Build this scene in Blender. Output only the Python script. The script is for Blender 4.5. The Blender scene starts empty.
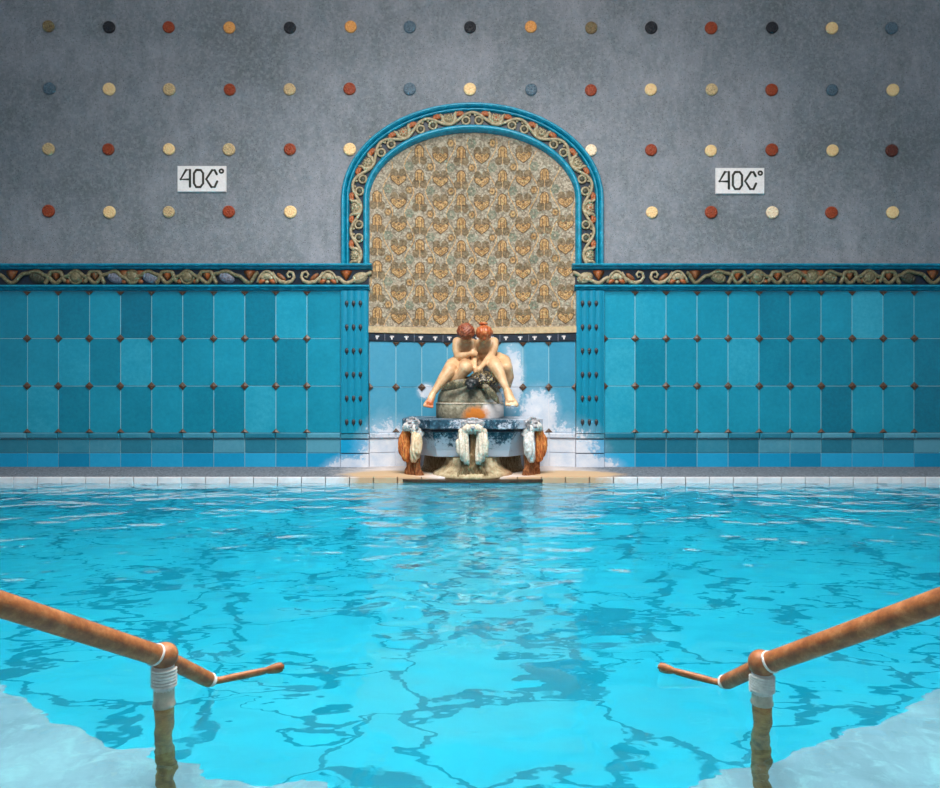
import bpy, bmesh, math, random
from mathutils import Vector, Matrix, noise
random.seed(7)
PI = math.pi
sc = bpy.context.scene
COL = sc.collection
CAMZ = 0.782          # eye height above the water, metres
F = 700.0             # focal length in pixels of a 940 wide frame
def P(px, py, d):     # point of the place seen at that pixel, d metres in front of the camera
    return Vector(((px-470)*d/F, d, CAMZ+(394-py)*d/F))
def WX(px): return (px-470)/100.0
def WZ(py): return CAMZ+(394-py)/100.0
WY = 7.0
CX = WX(472.4)        # axis of niche and fountain

# ------------------------------------------------------------------ object helpers
def thing(name, label, cat, loc=(0,0,0), group=None):
    o = bpy.data.objects.new(name, None); COL.objects.link(o)
    o.location = loc; o.empty_display_size = .1
    o['label'] = label; o['category'] = cat
    if group: o['group'] = group
    return o
def tag(o, label=None, cat=None, group=None, kind=None):
    if label: o['label'] = label
    if cat: o['category'] = cat
    if group: o['group'] = group
    if kind: o['kind'] = kind
    return o
def obj(name, bm, mats, parent=None, smooth=False, angle=None):
    if not isinstance(mats, (list, tuple)): mats = [mats]
    bmesh.ops.recalc_face_normals(bm, faces=bm.faces)
    lo = Vector((min(v.co.x for v in bm.verts), min(v.co.y for v in bm.verts), min(v.co.z for v in bm.verts)))
    hi = Vector((max(v.co.x for v in bm.verts), max(v.co.y for v in bm.verts), max(v.co.z for v in bm.verts)))
    c = Vector(((lo.x+hi.x)/2, (lo.y+hi.y)/2, lo.z))
    for v in bm.verts: v.co -= c
    me = bpy.data.meshes.new(name)
    bm.to_mesh(me); bm.free()
    for m in mats: me.materials.append(m)
    if smooth:
        me.polygons.foreach_set('use_smooth', [True]*len(me.polygons))
        if angle:
            try: me.set_sharp_from_angle(angle=angle)
            except Exception: pass
    o = bpy.data.objects.new(name, me); COL.objects.link(o)
    o.location = c
    if parent:
        o.parent = parent
        base = Vector(parent.location)
        if parent.parent: base += Vector(parent.parent.location)
        o.location = c - base
    return o
def struct(name, bm, mats, parent=None, smooth=False):
    o = obj(name, bm, mats, parent, smooth)
    if not parent: o['kind'] = 'structure'
    return o

# ------------------------------------------------------------------ shape helpers
def box(bm, x0, x1, y0, y1, z0, z1, mi=0):
    vs = [bm.verts.new(p) for p in ((x0,y0,z0),(x1,y0,z0),(x1,y1,z0),(x0,y1,z0),(x0,y0,z1),(x1,y0,z1),(x1,y1,z1),(x0,y1,z1))]
    for f in ((0,1,2,3),(4,5,6,7),(0,1,5,4),(1,2,6,5),(2,3,7,6),(3,0,4,7)):
        bm.faces.new([vs[i] for i in f]).material_index = mi
def slab(bm, x0, x1, z0, z1, yb, t, e=.004, mi=0, ys=None, tone=None, lay=None):
    """a tile on the wall: back at yb, face t in front of it, edges eased by e"""
    g = ys or (lambda x: 0)
    a = [bm.verts.new((x, yb+g(x), z)) for x, z in ((x0,z0),(x1,z0),(x1,z1),(x0,z1))]
    h = [bm.verts.new((x, yb-t*.55+g(x), z)) for x, z in ((x0,z0),(x1,z0),(x1,z1),(x0,z1))]
    b = [bm.verts.new((x, yb-t+g(x), z)) for x, z in ((x0+e,z0+e),(x1-e,z0+e),(x1-e,z1-e),(x0+e,z1-e))]
    fs = [bm.faces.new(b)]
    for i in range(4):
        j = (i+1) % 4
        fs.append(bm.faces.new((a[i],a[j],h[j],h[i]))); fs.append(bm.faces.new((h[i],h[j],b[j],b[i])))
    for f in fs:
        f.material_index = mi
        if lay is not None:
            for l in f.loops: l[lay] = (tone, tone, tone, 1)
def tube(bm, pts, r, seg=8, mi=0, caps=True, sy=1.0):
    pts = [Vector(p) for p in pts]; n = len(pts)
    rs = r if isinstance(r, (list, tuple)) else [r]*n
    rings = []; up = None
    for i, p in enumerate(pts):
        t = (pts[min(i+1,n-1)]-pts[max(i-1,0)]).normalized()
        if up is None:
            up = Vector((0,1,0)) if abs(t.y) < .8 else Vector((0,0,1))
        s = t.cross(up).normalized(); up = s.cross(t).normalized()
        rings.append([bm.verts.new(p + s*rs[i]*math.cos(2*PI*k/seg) + up*rs[i]*sy*math.sin(2*PI*k/seg)) for k in range(seg)])
    for a, b in zip(rings, rings[1:]):
        for k in range(seg):
            bm.faces.new((a[k], a[(k+1)%seg], b[(k+1)%seg], b[k])).material_index = mi
    if caps:
        bm.faces.new(rings[0][::-1]).material_index = mi; bm.faces.new(rings[-1]).material_index = mi
def ball(bm, c, r, seg=12, ring=8, rot=None, mi=0):
    if not isinstance(r, (list, tuple)): r = (r,r,r)
    M = Matrix.Translation(Vector(c)) @ (rot.to_4x4() if rot else Matrix.Identity(4)) @ Matrix.Diagonal((r[0],r[1],r[2],1))
    n0 = len(bm.faces)
    res = bmesh.ops.create_uvsphere(bm, u_segments=seg, v_segments=ring, radius=1, matrix=M)
    if mi:
        for v in res['verts']:
            for f in v.link_faces: f.material_index = mi
def cap(bm, a, b, ra, rb, seg=12):
    """tapered limb with round ends"""
    a = Vector(a); b = Vector(b)
    ball(bm, a, ra, seg, 8); ball(bm, b, rb, seg, 8)
    tube(bm, [a, b], [ra, rb], seg)
def chain(bm, pts, seg=12):
    for (a, ra), (b, rb) in zip(pts, pts[1:]): cap(bm, a, b, ra, rb, seg)
def prism(bm, pts, y0, y1, mi=0, ys=None):
    """outline in (x,z), y1 is the front (nearer the camera)"""
    g = ys or (lambda x: 0)
    a = [bm.verts.new((x, y0+g(x), z)) for x, z in pts]
    b = [bm.verts.new((x, y1+g(x), z)) for x, z in pts]
    n = len(pts)
    bm.faces.new(b).material_index = mi
    for i in range(n):
        bm.faces.new((a[i], a[(i+1)%n], b[(i+1)%n], b[i])).material_index = mi
def sweep(bm, path, prof, mi=0, closed_ends=True):
    """path: list of (point(x,z), normal(x,z)); prof: list of (offset along normal, y)"""
    rings = []
    for (p, n) in path:
        rings.append([bm.verts.new((p[0]+n[0]*o, y, p[1]+n[1]*o)) for o, y in prof])
    for a, b in zip(rings, rings[1:]):
        for k in range(len(prof)-1):
            bm.faces.new((a[k], a[k+1], b[k+1], b[k])).material_index = mi
    if closed_ends:
        bm.faces.new(rings[0]).material_index = mi; bm.faces.new(rings[-1]).material_index = mi
def lathe(bm, prof, c, seg=48, sy=1.0, flute=0, fl=0.0, mi=0, caps=True):
    rings = []
    for r, z, w in [(p+(1,))[:3] if len(p) == 2 else p for p in prof]:
        ring = []
        for k in range(seg):
            a = 2*PI*k/seg
            rr = r*(1 + (fl*w*math.cos(flute*a) if flute else 0))
            ring.append(bm.verts.new((c[0]+rr*math.cos(a), c[1]+rr*sy*math.sin(a), c[2]+z)))
        rings.append(ring)
    for a, b in zip(rings, rings[1:]):
        for k in range(seg):
            bm.faces.new((a[k], a[(k+1)%seg], b[(k+1)%seg], b[k])).material_index = mi
    if caps:
        bm.faces.new(rings[0][::-1]).material_index = mi; bm.faces.new(rings[-1]).material_index = mi
def remeshed(bm, voxel, smooth=3, disp=None):
    """fuse overlapping closed shapes into one continuous surface"""
    me = bpy.data.meshes.new('tmp'); bm.to_mesh(me); bm.free()
    o = bpy.data.objects.new('tmp', me); COL.objects.link(o)
    m = o.modifiers.new('r', 'REMESH'); m.mode = 'VOXEL'; m.voxel_size = voxel
    if smooth:
        s = o.modifiers.new('s', 'SMOOTH'); s.iterations = smooth; s.factor = .5
    dg = bpy.context.evaluated_depsgraph_get()
    me2 = bpy.data.meshes.new_from_object(o.evaluated_get(dg))
    bpy.data.objects.remove(o); bpy.data.meshes.remove(me)
    out = bmesh.new(); out.from_mesh(me2); bpy.data.meshes.remove(me2)
    if disp:
        out.normal_update()
        for v in out.verts: v.co += v.normal*disp(v.co)
    return out

# ------------------------------------------------------------------ material helpers
def S(r, g, b):      # display colour -> linear
    f = lambda c: (c/255/12.92) if c/255 <= .04045 else ((c/255+.055)/1.055)**2.4
    return (f(r), f(g), f(b), 1)
class Mat:
    def __init__(s, name, rough=.5, spec=.5):
        s.m = bpy.data.materials.new(name); s.m.use_nodes = True
        s.nt = s.m.node_tree; s.n = s.nt.nodes; s.b = s.n['Principled BSDF']
        s.b.inputs['Roughness'].default_value = rough
        s.b.inputs['Specular IOR Level'].default_value = spec
        s.geo = s.n.new('ShaderNodeNewGeometry')
    def link(s, a, b): s.nt.links.new(a, b)
    def noise(s, scale, detail=4, rough=.6, vec=None, stretch=None):
        v = vec or s.geo.outputs['Position']
        if stretch:
            m = s.n.new('ShaderNodeMapping'); m.inputs['Scale'].default_value = stretch
            s.link(v, m.inputs['Vector']); v = m.outputs[0]
        t = s.n.new('ShaderNodeTexNoise'); t.inputs['Scale'].default_value = scale
        t.inputs['Detail'].default_value = detail; t.inputs['Roughness'].default_value = rough
        s.link(v, t.inputs['Vector']); return t.outputs['Fac']
    def vor(s, scale, feature='F1', vec=None, out='Distance', rnd=1):
        t = s.n.new('ShaderNodeTexVoronoi'); t.feature = feature; t.inputs['Scale'].default_value = scale
        t.inputs['Randomness'].default_value = rnd
        s.link(vec or s.geo.outputs['Position'], t.inputs['Vector']); return t.outputs[out]
    def math(s, op, a, b=None, clamp=False):
        t = s.n.new('ShaderNodeMath'); t.operation = op; t.use_clamp = clamp
        for i, v in enumerate((a, b)):
            if v is None: continue
            if isinstance(v, (int, float)): t.inputs[i].default_value = v
            else: s.link(v, t.inputs[i])
        return t.outputs[0]
    def ramp(s, fac, stops, interp='LINEAR'):
        t = s.n.new('ShaderNodeValToRGB'); t.color_ramp.interpolation = interp
        e = t.color_ramp.elements
        while len(e) > 1: e.remove(e[-1])
        e[0].position, e[0].color = stops[0][0], stops[0][1]
        for p, c in stops[1:]:
            k = e.new(p); k.color = c
        s.link(fac, t.inputs['Fac']); return t.outputs['Color']
    def rng(s, fac, a, b, lo=0, hi=1):
        t = s.n.new('ShaderNodeMapRange'); s.link(fac, t.inputs['Value'])
        for i, v in zip(('From Min','From Max','To Min','To Max'), (a,b,lo,hi)): t.inputs[i].default_value = v
        return t.outputs[0]
    def mix(s, fac, a, b):
        t = s.n.new('ShaderNodeMix'); t.data_type = 'RGBA'
        for v, i in ((fac, t.inputs['Factor']), (a, t.inputs['A'] if 0 else t.inputs[6]), (b, t.inputs[7])):
            if isinstance(v, (int, float)): i.default_value = v
            elif isinstance(v, tuple): i.default_value = v
            else: s.link(v, i)
        return t.outputs[2]
    def blob(s, c, r, soft=.5):
        """1 inside the ellipsoid c, r -> 0 outside, ragged by noise later"""
        a = s.n.new('ShaderNodeVectorMath'); a.operation = 'SUBTRACT'
        s.link(s.geo.outputs['Position'], a.inputs[0]); a.inputs[1].default_value = c
        d = s.n.new('ShaderNodeVectorMath'); d.operation = 'DIVIDE'
        s.link(a.outputs[0], d.inputs[0]); d.inputs[1].default_value = r
        l = s.n.new('ShaderNodeVectorMath'); l.operation = 'LENGTH'; s.link(d.outputs[0], l.inputs[0])
        return s.math('SUBTRACT', 1.0, l.outputs['Value'])       # >0 inside
    def stain(s, blobs, nscale=14, namp=.5, edge=.12, bias=0.0, detail=6):
        m = None
        for c, r in blobs:
            b = s.blob(c, r); m = b if m is None else s.math('MAXIMUM', m, b)
        nz = s.math('MULTIPLY', s.math('SUBTRACT', s.noise(nscale, detail, .65), .5), namp)
        return s.rng(s.math('ADD', m, nz), bias-edge, bias+edge)
    def color(s, c):
        if isinstance(c, tuple): s.b.inputs['Base Color'].default_value = c
        else: s.link(c, s.b.inputs['Base Color'])
    def bump(s, h, strength=.3, dist=.01):
        t = s.n.new('ShaderNodeBump'); t.inputs['Strength'].default_value = strength; t.inputs['Distance'].default_value = dist
        s.link(h, t.inputs['Height']); s.link(t.outputs[0], s.b.inputs['Normal'])
    def attr(s, name):
        t = s.n.new('ShaderNodeAttribute'); t.attribute_name = name; return t.outputs['Fac']

def simple(name, c, rough=.5, var=.18, scale=60, bump=.15, spec=.5, bd=.004):
    m = Mat(name, rough, spec)
    n = m.noise(scale, 5)
    d = tuple(x*(1-var*1.6) for x in c[:3])+(1,); l = tuple(min(1, x*(1+var*1.2)) for x in c[:3])+(1,)
    m.color(m.ramp(n, [(.3, d), (.7, l)]))
    if bump: m.bump(m.noise(scale*1.7, 3), bump, bd)
    return m.m

# grey cast-stone wall
m = Mat('grey_stone', .8, .25)
n1 = m.noise(1.1, 6, .6); n2 = m.noise(34, 5, .7); n3 = m.noise(5, 5, .65, stretch=(1.6,1,.7))
c = m.ramp(n1, [(.30, S(112,118,124)), (.50, S(134,138,146)), (.70, S(156,156,164))])
c = m.mix(m.rng(n3, .38, .68, 0, .6), c, S(104,112,114))
c = m.mix(m.rng(n2, .45, .72, 0, .5), c, S(176,174,178))
sp = m.vor(52); c = m.mix(m.rng(sp, .2, .10), c, S(44,46,50))
m.color(m.mix(m.rng(m.noise(9,2), .62, .7, 0, 0), c, S(60,62,66)))
m.bump(m.noise(48, 6, .75), .6, .010); M_WALL = m.m

WHITE = S(226,224,230)
# limescale shapes near the fountain, in world metres
LIME = [((WX(388),7,WZ(462)), (.30,.6,.42)), ((WX(405),7,WZ(470)), (.5,.6,.42)), ((WX(556),7,WZ(462)), (.46,.6,.40)),
        ((WX(540),7.1,WZ(418)), (.20,.6,.30)), ((WX(513),7.1,WZ(378)), (.12,.6,.34)), ((WX(592),7,WZ(468)), (.28,.6,.12)),
        ((WX(352),7,WZ(470)), (.26,.6,.14)), ((WX(426),7.1,WZ(391)), (.09,.5,.08))]
def tile_mat(name, stops, rough=.28, lime=True, amp=.5):
    m = Mat(name, rough, .45)
    t = m.attr('tone'); n = m.noise(26, 5, .7); n0 = m.noise(4, 3)
    f = m.math('ADD', t, m.math('MULTIPLY', m.math('SUBTRACT', n, .5), .55))
    f = m.math('ADD', f, m.math('MULTIPLY', m.math('SUBTRACT', n0, .5), .35), clamp=True)
    c = m.ramp(f, stops)
    if lime:
        soft = m.math('MULTIPLY', m.stain(LIME, 7, .6, .3, -.02), .5)
        c = m.mix(soft, c, S(190,206,224))
        k = m.math('MULTIPLY', m.stain(LIME, 24, 1.5, .10, .13, 9), .8)
        c = m.mix(k, c, m.ramp(m.noise(9, 5), [(.3, S(190,202,220)), (.65, S(232,230,234))]))
        m.link(m.math('ADD', m.math('MULTIPLY', k, .45), rough), m.b.inputs['Roughness'])
    m.color(c); m.bump(m.noise(40, 4), .12, .004)
    return m.m
M_TILE = tile_mat('turquoise_glaze', [(0, S(0,98,124)), (.35, S(2,126,152)), (.7, S(22,148,176)), (1, S(60,168,194))])
M_TILE_N = tile_mat('light_turquoise_glaze', [(0, S(50,136,168)), (.5, S(76,154,184)), (1, S(106,170,196))])
M_TILE_B = tile_mat('azure_glaze', [(0, S(0,132,176)), (.5, S(12,150,198)), (1, S(40,166,212))])
M_TILE_G = tile_mat('grey_turquoise_glaze', [(0, S(20,104,128)), (.5, S(44,128,152)), (1, S(84,152,174))])
m = Mat('grout', .9, .2); m.color(m.mix(m.stain(LIME, 11, .5, .12, .1), S(168,206,214), WHITE)); M_GROUT = m.m
m = Mat('rail_glaze', .25, .5)
n = m.noise(18, 5, .7); m.color(m.ramp(n, [(.3, S(0,112,140)), (.55, S(10,142,172)), (.78, S(60,172,196))])); m.bump(m.noise(50,3), .1, .003); M_RAIL = m.m
M_NAVY = simple('navy_glaze', S(6,30,50), .4, .5, 40)
m = Mat('cream_relief', .45, .4)
n = m.noise(45, 5, .7); m.color(m.ramp(n, [(.28, S(100,88,66)), (.5, S(164,148,116)), (.75, S(214,198,166))])); m.bump(m.noise(90,3), .3, .003); M_CREAM = m.m
m = Mat('olive_relief', .45, .4)
n = m.noise(50, 5, .7); m.color(m.ramp(n, [(.28, S(58,54,40)), (.5, S(112,104,76)), (.78, S(164,154,122))])); m.bump(m.noise(90,3), .3, .003); M_OLIVE = m.m
M_ORANGE = simple('orange_glaze', S(170,92,46), .4, .35, 70)
M_BROWNLEAF = simple('brown_glaze', S(140,84,48), .4, .35, 60)
M_GREYLEAF = simple('slate_relief', S(112,116,130), .5, .35, 60)
M_DARKLEAF = simple('moss_relief', S(66,66,50), .5, .4, 60)
M_INSET = simple('bronze_inset', S(92,66,50), .35, .4, 90)
M_BOSS = simple('dark_boss', S(58,58,64), .3, .4, 80)

def stud_mat(name, c, dark):
    m = Mat(name, .4, .45)
    n = m.noise(120, 4, .75); v = m.vor(95)
    c1 = m.ramp(n, [(.36, dark), (.56, c), (.8, tuple(min(1,x*1.15) for x in c[:3])+(1,))])
    m.color(m.mix(m.rng(v, .1, .35, .35, 0), c1, dark)); m.bump(v, .5, .006); return m.m
STUD = {
 'rust red': stud_mat('rust_stud', S(172,72,34), S(112,42,20)),
 'cream yellow': stud_mat('cream_stud', S(255,220,164), S(240,188,126)),
 'pale cream': stud_mat('pale_cream_stud', S(255,234,204), S(240,204,160)),
 'orange tan': stud_mat('tan_stud', S(250,176,98), S(200,124,62)),
 'black': stud_mat('black_stud', S(36,38,46), S(14,16,22)),
 'olive brown': stud_mat('olive_stud', S(150,124,84), S(66,56,42)),
 'blue grey': stud_mat('blue_grey_stud', S(100,124,140), S(48,64,78)),
 'speckled khaki': stud_mat('khaki_stud', S(232,200,150), S(140,114,82)),
 'dark brown': stud_mat('dark_brown_stud', S(112,52,38), S(58,28,22)),
}
# mosaic of the niche
def mosaic(name, a, b, c):
    m = Mat(name, .6, .3)
    v = m.n.new('ShaderNodeTexVoronoi'); v.inputs['Scale'].default_value = 62; m.link(m.geo.outputs['Position'], v.inputs['Vector'])
    t = m.math('MULTIPLY', v.outputs['Distance'], 1.0)
    s = m.n.new('ShaderNodeSeparateColor'); m.link(v.outputs['Color'], s.inputs[0])
    f = m.math('ADD', m.math('MULTIPLY', s.outputs[0], .7), m.math('MULTIPLY', m.noise(5,4), .4))
    col = m.ramp(f, [(.15, a), (.5, b), (.9, c)])
    m.color(m.mix(m.rng(t, .55, .85, 0, .5), col, S(96,86,70))); m.bump(t, .35, .004); return m.m
M_MBG = mosaic('mosaic_ground', S(116,104,86), S(152,138,118), S(188,174,152))
M_MGOLD = mosaic('mosaic_gold', S(138,102,56), S(176,134,82), S(206,166,114))
M_MBRN = mosaic('mosaic_brown', S(90,74,50), S(120,100,72), S(148,126,96))
M_MGRN = mosaic('mosaic_grey_green', S(98,102,84), S(124,126,106), S(150,148,126))
M_MOUT = mosaic('mosaic_outline', S(76,58,38), S(104,80,54), S(136,106,72))
M_MVINE = mosaic('mosaic_vine', S(178,134,82), S(200,156,104), S(216,178,130))
M_BEIGE = simple('sand_plaster', S(196,170,132), .8, .15, 30)
M_PLAQUE = simple('white_mosaic', S(244,236,234), .5, .06, 60, .1)
M_INK = simple('dark_olive_mosaic', S(48,46,36), .6, .2, 60, .1)
M_WTILE = None
m = Mat('white_rim_tile', .4, .4)
RUSTL = [((WX(400),6.2,.0), (.42,.5,.2)), ((WX(545),6.2,.0), (.55,.5,.2))]
k = m.stain(RUSTL, 16, .6, .25, .1)
n = m.noise(6, 5, .7)
m.color(m.mix(k, m.ramp(n, [(.3, S(200,200,204)), (.7, S(232,230,232))]), S(190,160,128))); M_WTILE = m.m
m = Mat('granite_ledge', .7, .3)
n = m.noise(50, 5, .85); n2 = m.noise(3, 4)
c = m.ramp(n, [(.38, S(60,66,74)), (.52, S(112,118,126)), (.64, S(160,162,168))])
k = m.stain([((CX,6.6,.05), (1.25,.9,.5))], 9, .5, .2, .12)
c = m.mix(k, c, S(220,204,196))
k2 = m.stain([((WX(395),6.35,.05), (.42,.34,.3)), ((WX(560),6.35,.05), (.5,.34,.3))], 14, .6, .2, .1)
m.color(m.mix(k2, c, S(200,166,128))); m.bump(n, .2, .004); M_LEDGE = m.m

# ------------------------------------------------------------------ wall with the arched opening
A_C = 472.4
def arch_outline(n=160, a=131.5, b=97, cy=200, foot=265):
    """outer edge of the arch in wall metres with inward normals, left foot to right foot"""
    pts = []
    for i in range(14): pts.append((A_C-a, foot-(foot-cy)*i/14))
    for i in range(n+1):
        t = PI*i/n
        pts.append((A_C-a*math.cos(t), cy-b*math.sin(t)))
    for i in range(14): pts.append((A_C+a, cy+(foot-cy)*(i+1)/14))
    pts = [(WX(x), WZ(y)) for x, y in pts]
    out = []
    for i, p in enumerate(pts):
        q0 = pts[max(0,i-1)]; q1 = pts[min(len(pts)-1,i+1)]
        tx, tz = q1[0]-q0[0], q1[1]-q0[1]; l = math.hypot(tx, tz)
        out.append((p, (tz/l, -tx/l)))
    return out
ARCH = arch_outline()
def inner_z(x, off):
    """height of the arch curve moved in by off at wall position x"""
    best = None
    for (p, n), (p2, n2) in zip(ARCH, ARCH[1:]):
        xa, za = p[0]+n[0]*off, p[1]+n[1]*off; xb, zb = p2[0]+n2[0]*off, p2[1]+n2[1]*off
        if xa <= x <= xb and xb > xa:
            t = (x-xa)/(xb-xa); z = za+(zb-za)*t
            best = z if best is None else max(best, z)
    return best
HALF_N = 1.035            # half width of the niche
TOPC = {}
def nich(x, z=None):      # how far the shallow curved niche lies behind the wall, closing towards the crown
    u = min(1, abs(x-CX)/HALF_N); d = .17*(1-u*u)
    if z is None or z < WZ(260): return d
    key = round(x, 2)
    if key not in TOPC:
        t = inner_z(x, .26); TOPC[key] = t if t is not None else WZ(205)
    return d*math.sqrt(max(0.0, min(1, (TOPC[key]-z)/1.0)))
ZTOP = 6.2; XL, XR = -8.0, 8.0; ZB = -1.5
bm = bmesh.new()
OFF = .16
xa, xb = CX-1.315+OFF, CX+1.315-OFF
yw = WY+.012
def rect(bm, x0, x1, z0, z1, y, mi=0):
    bm.faces.new([bm.verts.new(p) for p in ((x0,y,z0),(x1,y,z0),(x1,y,z1),(x0,y,z1))]).material_index = mi
N = 120
front = []
for i in range(N):
    x0 = xa+(xb-xa)*i/N; x1 = xa+(xb-xa)*(i+1)/N
    z0 = inner_z(x0+1e-5, OFF) or WZ(200); z1 = inner_z(x1-1e-5, OFF) or WZ(200)
    bm.faces.new([bm.verts.new(p) for p in ((x0,yw,z0),(x1,yw,z1),(x1,yw,ZTOP),(x0,yw,ZTOP))])
rect(bm, XL, xa, ZB, ZTOP, yw); rect(bm, xb, XR, ZB, ZTOP, yw)
box(bm, XL, XR, WY+.25, WY+.5, ZB, ZTOP)
rect(bm, XL, XL+1e-3, ZB, ZTOP, yw)
struct('wall_back', bm, M_WALL)

# ------------------------------------------------------------------ arch surround
arch = thing('arch_surround', 'turquoise glazed arch with a vine relief framing the mosaic niche above the fountain', 'arch', (CX, WY, WZ(265)))
def roll(o0, o1, yb, h, n=7):
    return [(o0+(o1-o0)*i/n, yb-h*math.sin(PI*i/n)**.6) for i in range(n+1)]
px = .01
bm = bmesh.new(); sweep(bm, ARCH, [(0, yw)]+roll(0, 5.4*px, WY-.005, .055)+roll(5.4*px, 8.6*px, WY-.005, .035)+[(8.6*px, yw)])
obj('outer_moulding', bm, M_RAIL, arch, True, 1.0)
bm = bmesh.new(); sweep(bm, ARCH, [(22*px, yw)]+roll(22*px, 28.8*px, WY-.005, .055)+[(28.8*px, WY+.03)])
obj('inner_moulding', bm, M_RAIL, arch, True, 1.0)
bm = bmesh.new(); sweep(bm, ARCH, [(8*px, yw), (8*px, WY-.004), (22.5*px, WY-.004), (22.5*px, yw)])
obj('band_ground', bm, M_NAVY, arch)
# arc length parametrisation of the band's middle line
MID = [((p[0]+n[0]*.15, p[1]+n[1]*.15), n) for p, n in ARCH]
LEN = [0]
for (p, _), (q, _) in zip(MID, MID[1:]): LEN.append(LEN[-1]+math.hypot(q[0]-p[0], q[1]-p[1]))
def on_arch(s, off):
    """s metres from the crown along the band, off metres in from the outer edge"""
    t = s+LEN[-1]/2; t = max(0, min(LEN[-1]-1e-6, t))
    for i in range(len(LEN)-1):
        if LEN[i] <= t <= LEN[i+1]:
            k = (t-LEN[i])/(LEN[i+1]-LEN[i]+1e-9); break
    (p, n), (q, m2) = MID[i], MID[i+1]
    nx, nz = n[0]+(m2[0]-n[0])*k, n[1]+(m2[1]-n[1])*k
    bx, bz = p[0]+(q[0]-p[0])*k, p[1]+(q[1]-p[1])*k
    d = off-.15
    return (bx+nx*d, bz+nz*d), (nx, nz)
PER = .472; HL = LEN[-1]/2
def vine_off(s):
    return .155 - .052*math.cos(2*PI*s/PER)
bm = bmesh.new(); pts = []
k = int(HL*2/.012)
for i in range(k+1):
    s = -HL+.005+(2*HL-.01)*i/k
    (x, z), _ = on_arch(s, vine_off(s)); pts.append((x, WY-.022, z))
tube(bm, pts, .0155, 8); obj('vine', bm, M_CREAM, arch, True)
def place(o, s, off, flip=1):
    (x, z), n = on_arch(s, off)
    ang = math.atan2(n[0], -n[1])*-1     # local -z along the inward normal
    o.rotation_euler = (0, math.atan2(-n[0], -n[1]), 0)
    o.location = Vector((x, WY-.004, z)) - Vector(arch.location)
    o.scale = (flip*1.28, 1.1, 1.28) if o.data != CURL else (flip*1.1, 1.1, 1.1)
def at_origin(name, bm, mats, smooth=True):
    me = bpy.data.meshes.new(name); bmesh.ops.recalc_face_normals(bm, faces=bm.faces); bm.to_mesh(me); bm.free()
    for q in (mats if isinstance(mats, (list,tuple)) else [mats]): me.materials.append(q)
    if smooth: me.polygons.foreach_set('use_smooth', [True]*len(me.polygons))
    return me
# tulip flower opening outward (+z)
bm = bmesh.new()
for sx in (-1, 1):
    tube(bm, [(sx*.0, -.012, -.045), (sx*.03,-.016,-.038), (sx*.05,-.02,-.01), (sx*.048,-.02,.018), (sx*.062,-.018,.036), (sx*.07,-.014,.028)], [.009,.014,.015,.012,.009,.005], 8)
    tube(bm, [(sx*.022,-.014,-.02), (sx*.03,-.018,.0), (sx*.024,-.018,.03)], [.006,.008,.004], 6)
ball(bm, (0,-.010,-.002), (.034,.022,.036), 14, 8)
tube(bm, [(0,-.014,-.04),(0,-.016,-.058)], [.01,.006], 6)
TULIP = at_origin('tulip_flower', bm, M_CREAM)
bm = bmesh.new(); ball(bm, (0,-.024,0), (.014,.010,.016), 10, 6)
for q in range(7):
    a = q*2*PI/7; ball(bm, (.022*math.cos(a), -.027, .024*math.sin(a)), .0055, 6, 4)
HEART = at_origin('flower_heart', bm, M_OLIVE)
HEARTO = HEART.copy(); HEARTO.materials.clear(); HEARTO.materials.append(M_ORANGE)
bm = bmesh.new()
for q in range(12):
    a = -PI*.65+q*PI*1.3/11*1.0 - PI/2
ring = [(.029*math.cos(a), -.014, .029*math.sin(a)) for a in [2*PI*q/12 for q in range(13)]]
tube(bm, ring, .009, 6); BUD = at_origin('bud', bm, M_CREAM)
bm = bmesh.new(); ball(bm, (0,-.012,0), (.021,.014,.023), 10, 6); BUDC = at_origin('bud_core', bm, M_DARKLEAF)
bm = bmesh.new()
tube(bm, [(.02*(1-t*.06)*math.cos(t*.55)*(1-t/16), -.016, .02*math.sin(t*.55)*(1-t/16)) for t in range(14)], .006, 6)
CURL = at_origin('curl', bm, M_CREAM)
bm = bmesh.new()
for q in range(5):
    a = PI*q/4; ball(bm, (.022*math.cos(a), -.010, .016*math.sin(a)), (.014,.011,.014), 8, 6)
ball(bm, (0,-.010,0), (.024,.014,.014), 8, 6)
OLEAF = at_origin('orange_leaf', bm, M_ORANGE)
def inst(name, me, s, off, flip=1, parent=arch):
    o = bpy.data.objects.new(name, me); COL.objects.link(o); o.parent = parent; place(o, s, off, flip); return o
for kf in range(-5, 5):
    s = (kf+.5)*PER
    if abs(s) < HL-.03:
        o = inst('tulip_flower', TULIP, s, .142)
        h = bpy.data.objects.new('flower_heart', HEARTO if kf in (0,-2,3) else HEART); COL.objects.link(h); h.parent = o
for kf in range(-4, 5):
    s = kf*PER
    for sg in (-1, 1):
        if abs(s+sg*.16) > HL: continue
        b = inst('bud', BUD, s+sg*.066, .182); h = bpy.data.objects.new('bud_core', BUDC); COL.objects.link(h); h.parent = b
        inst('curl', CURL, s+sg*.03, .128, sg)
        inst('orange_leaf', OLEAF, s+sg*.125, .116)

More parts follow.
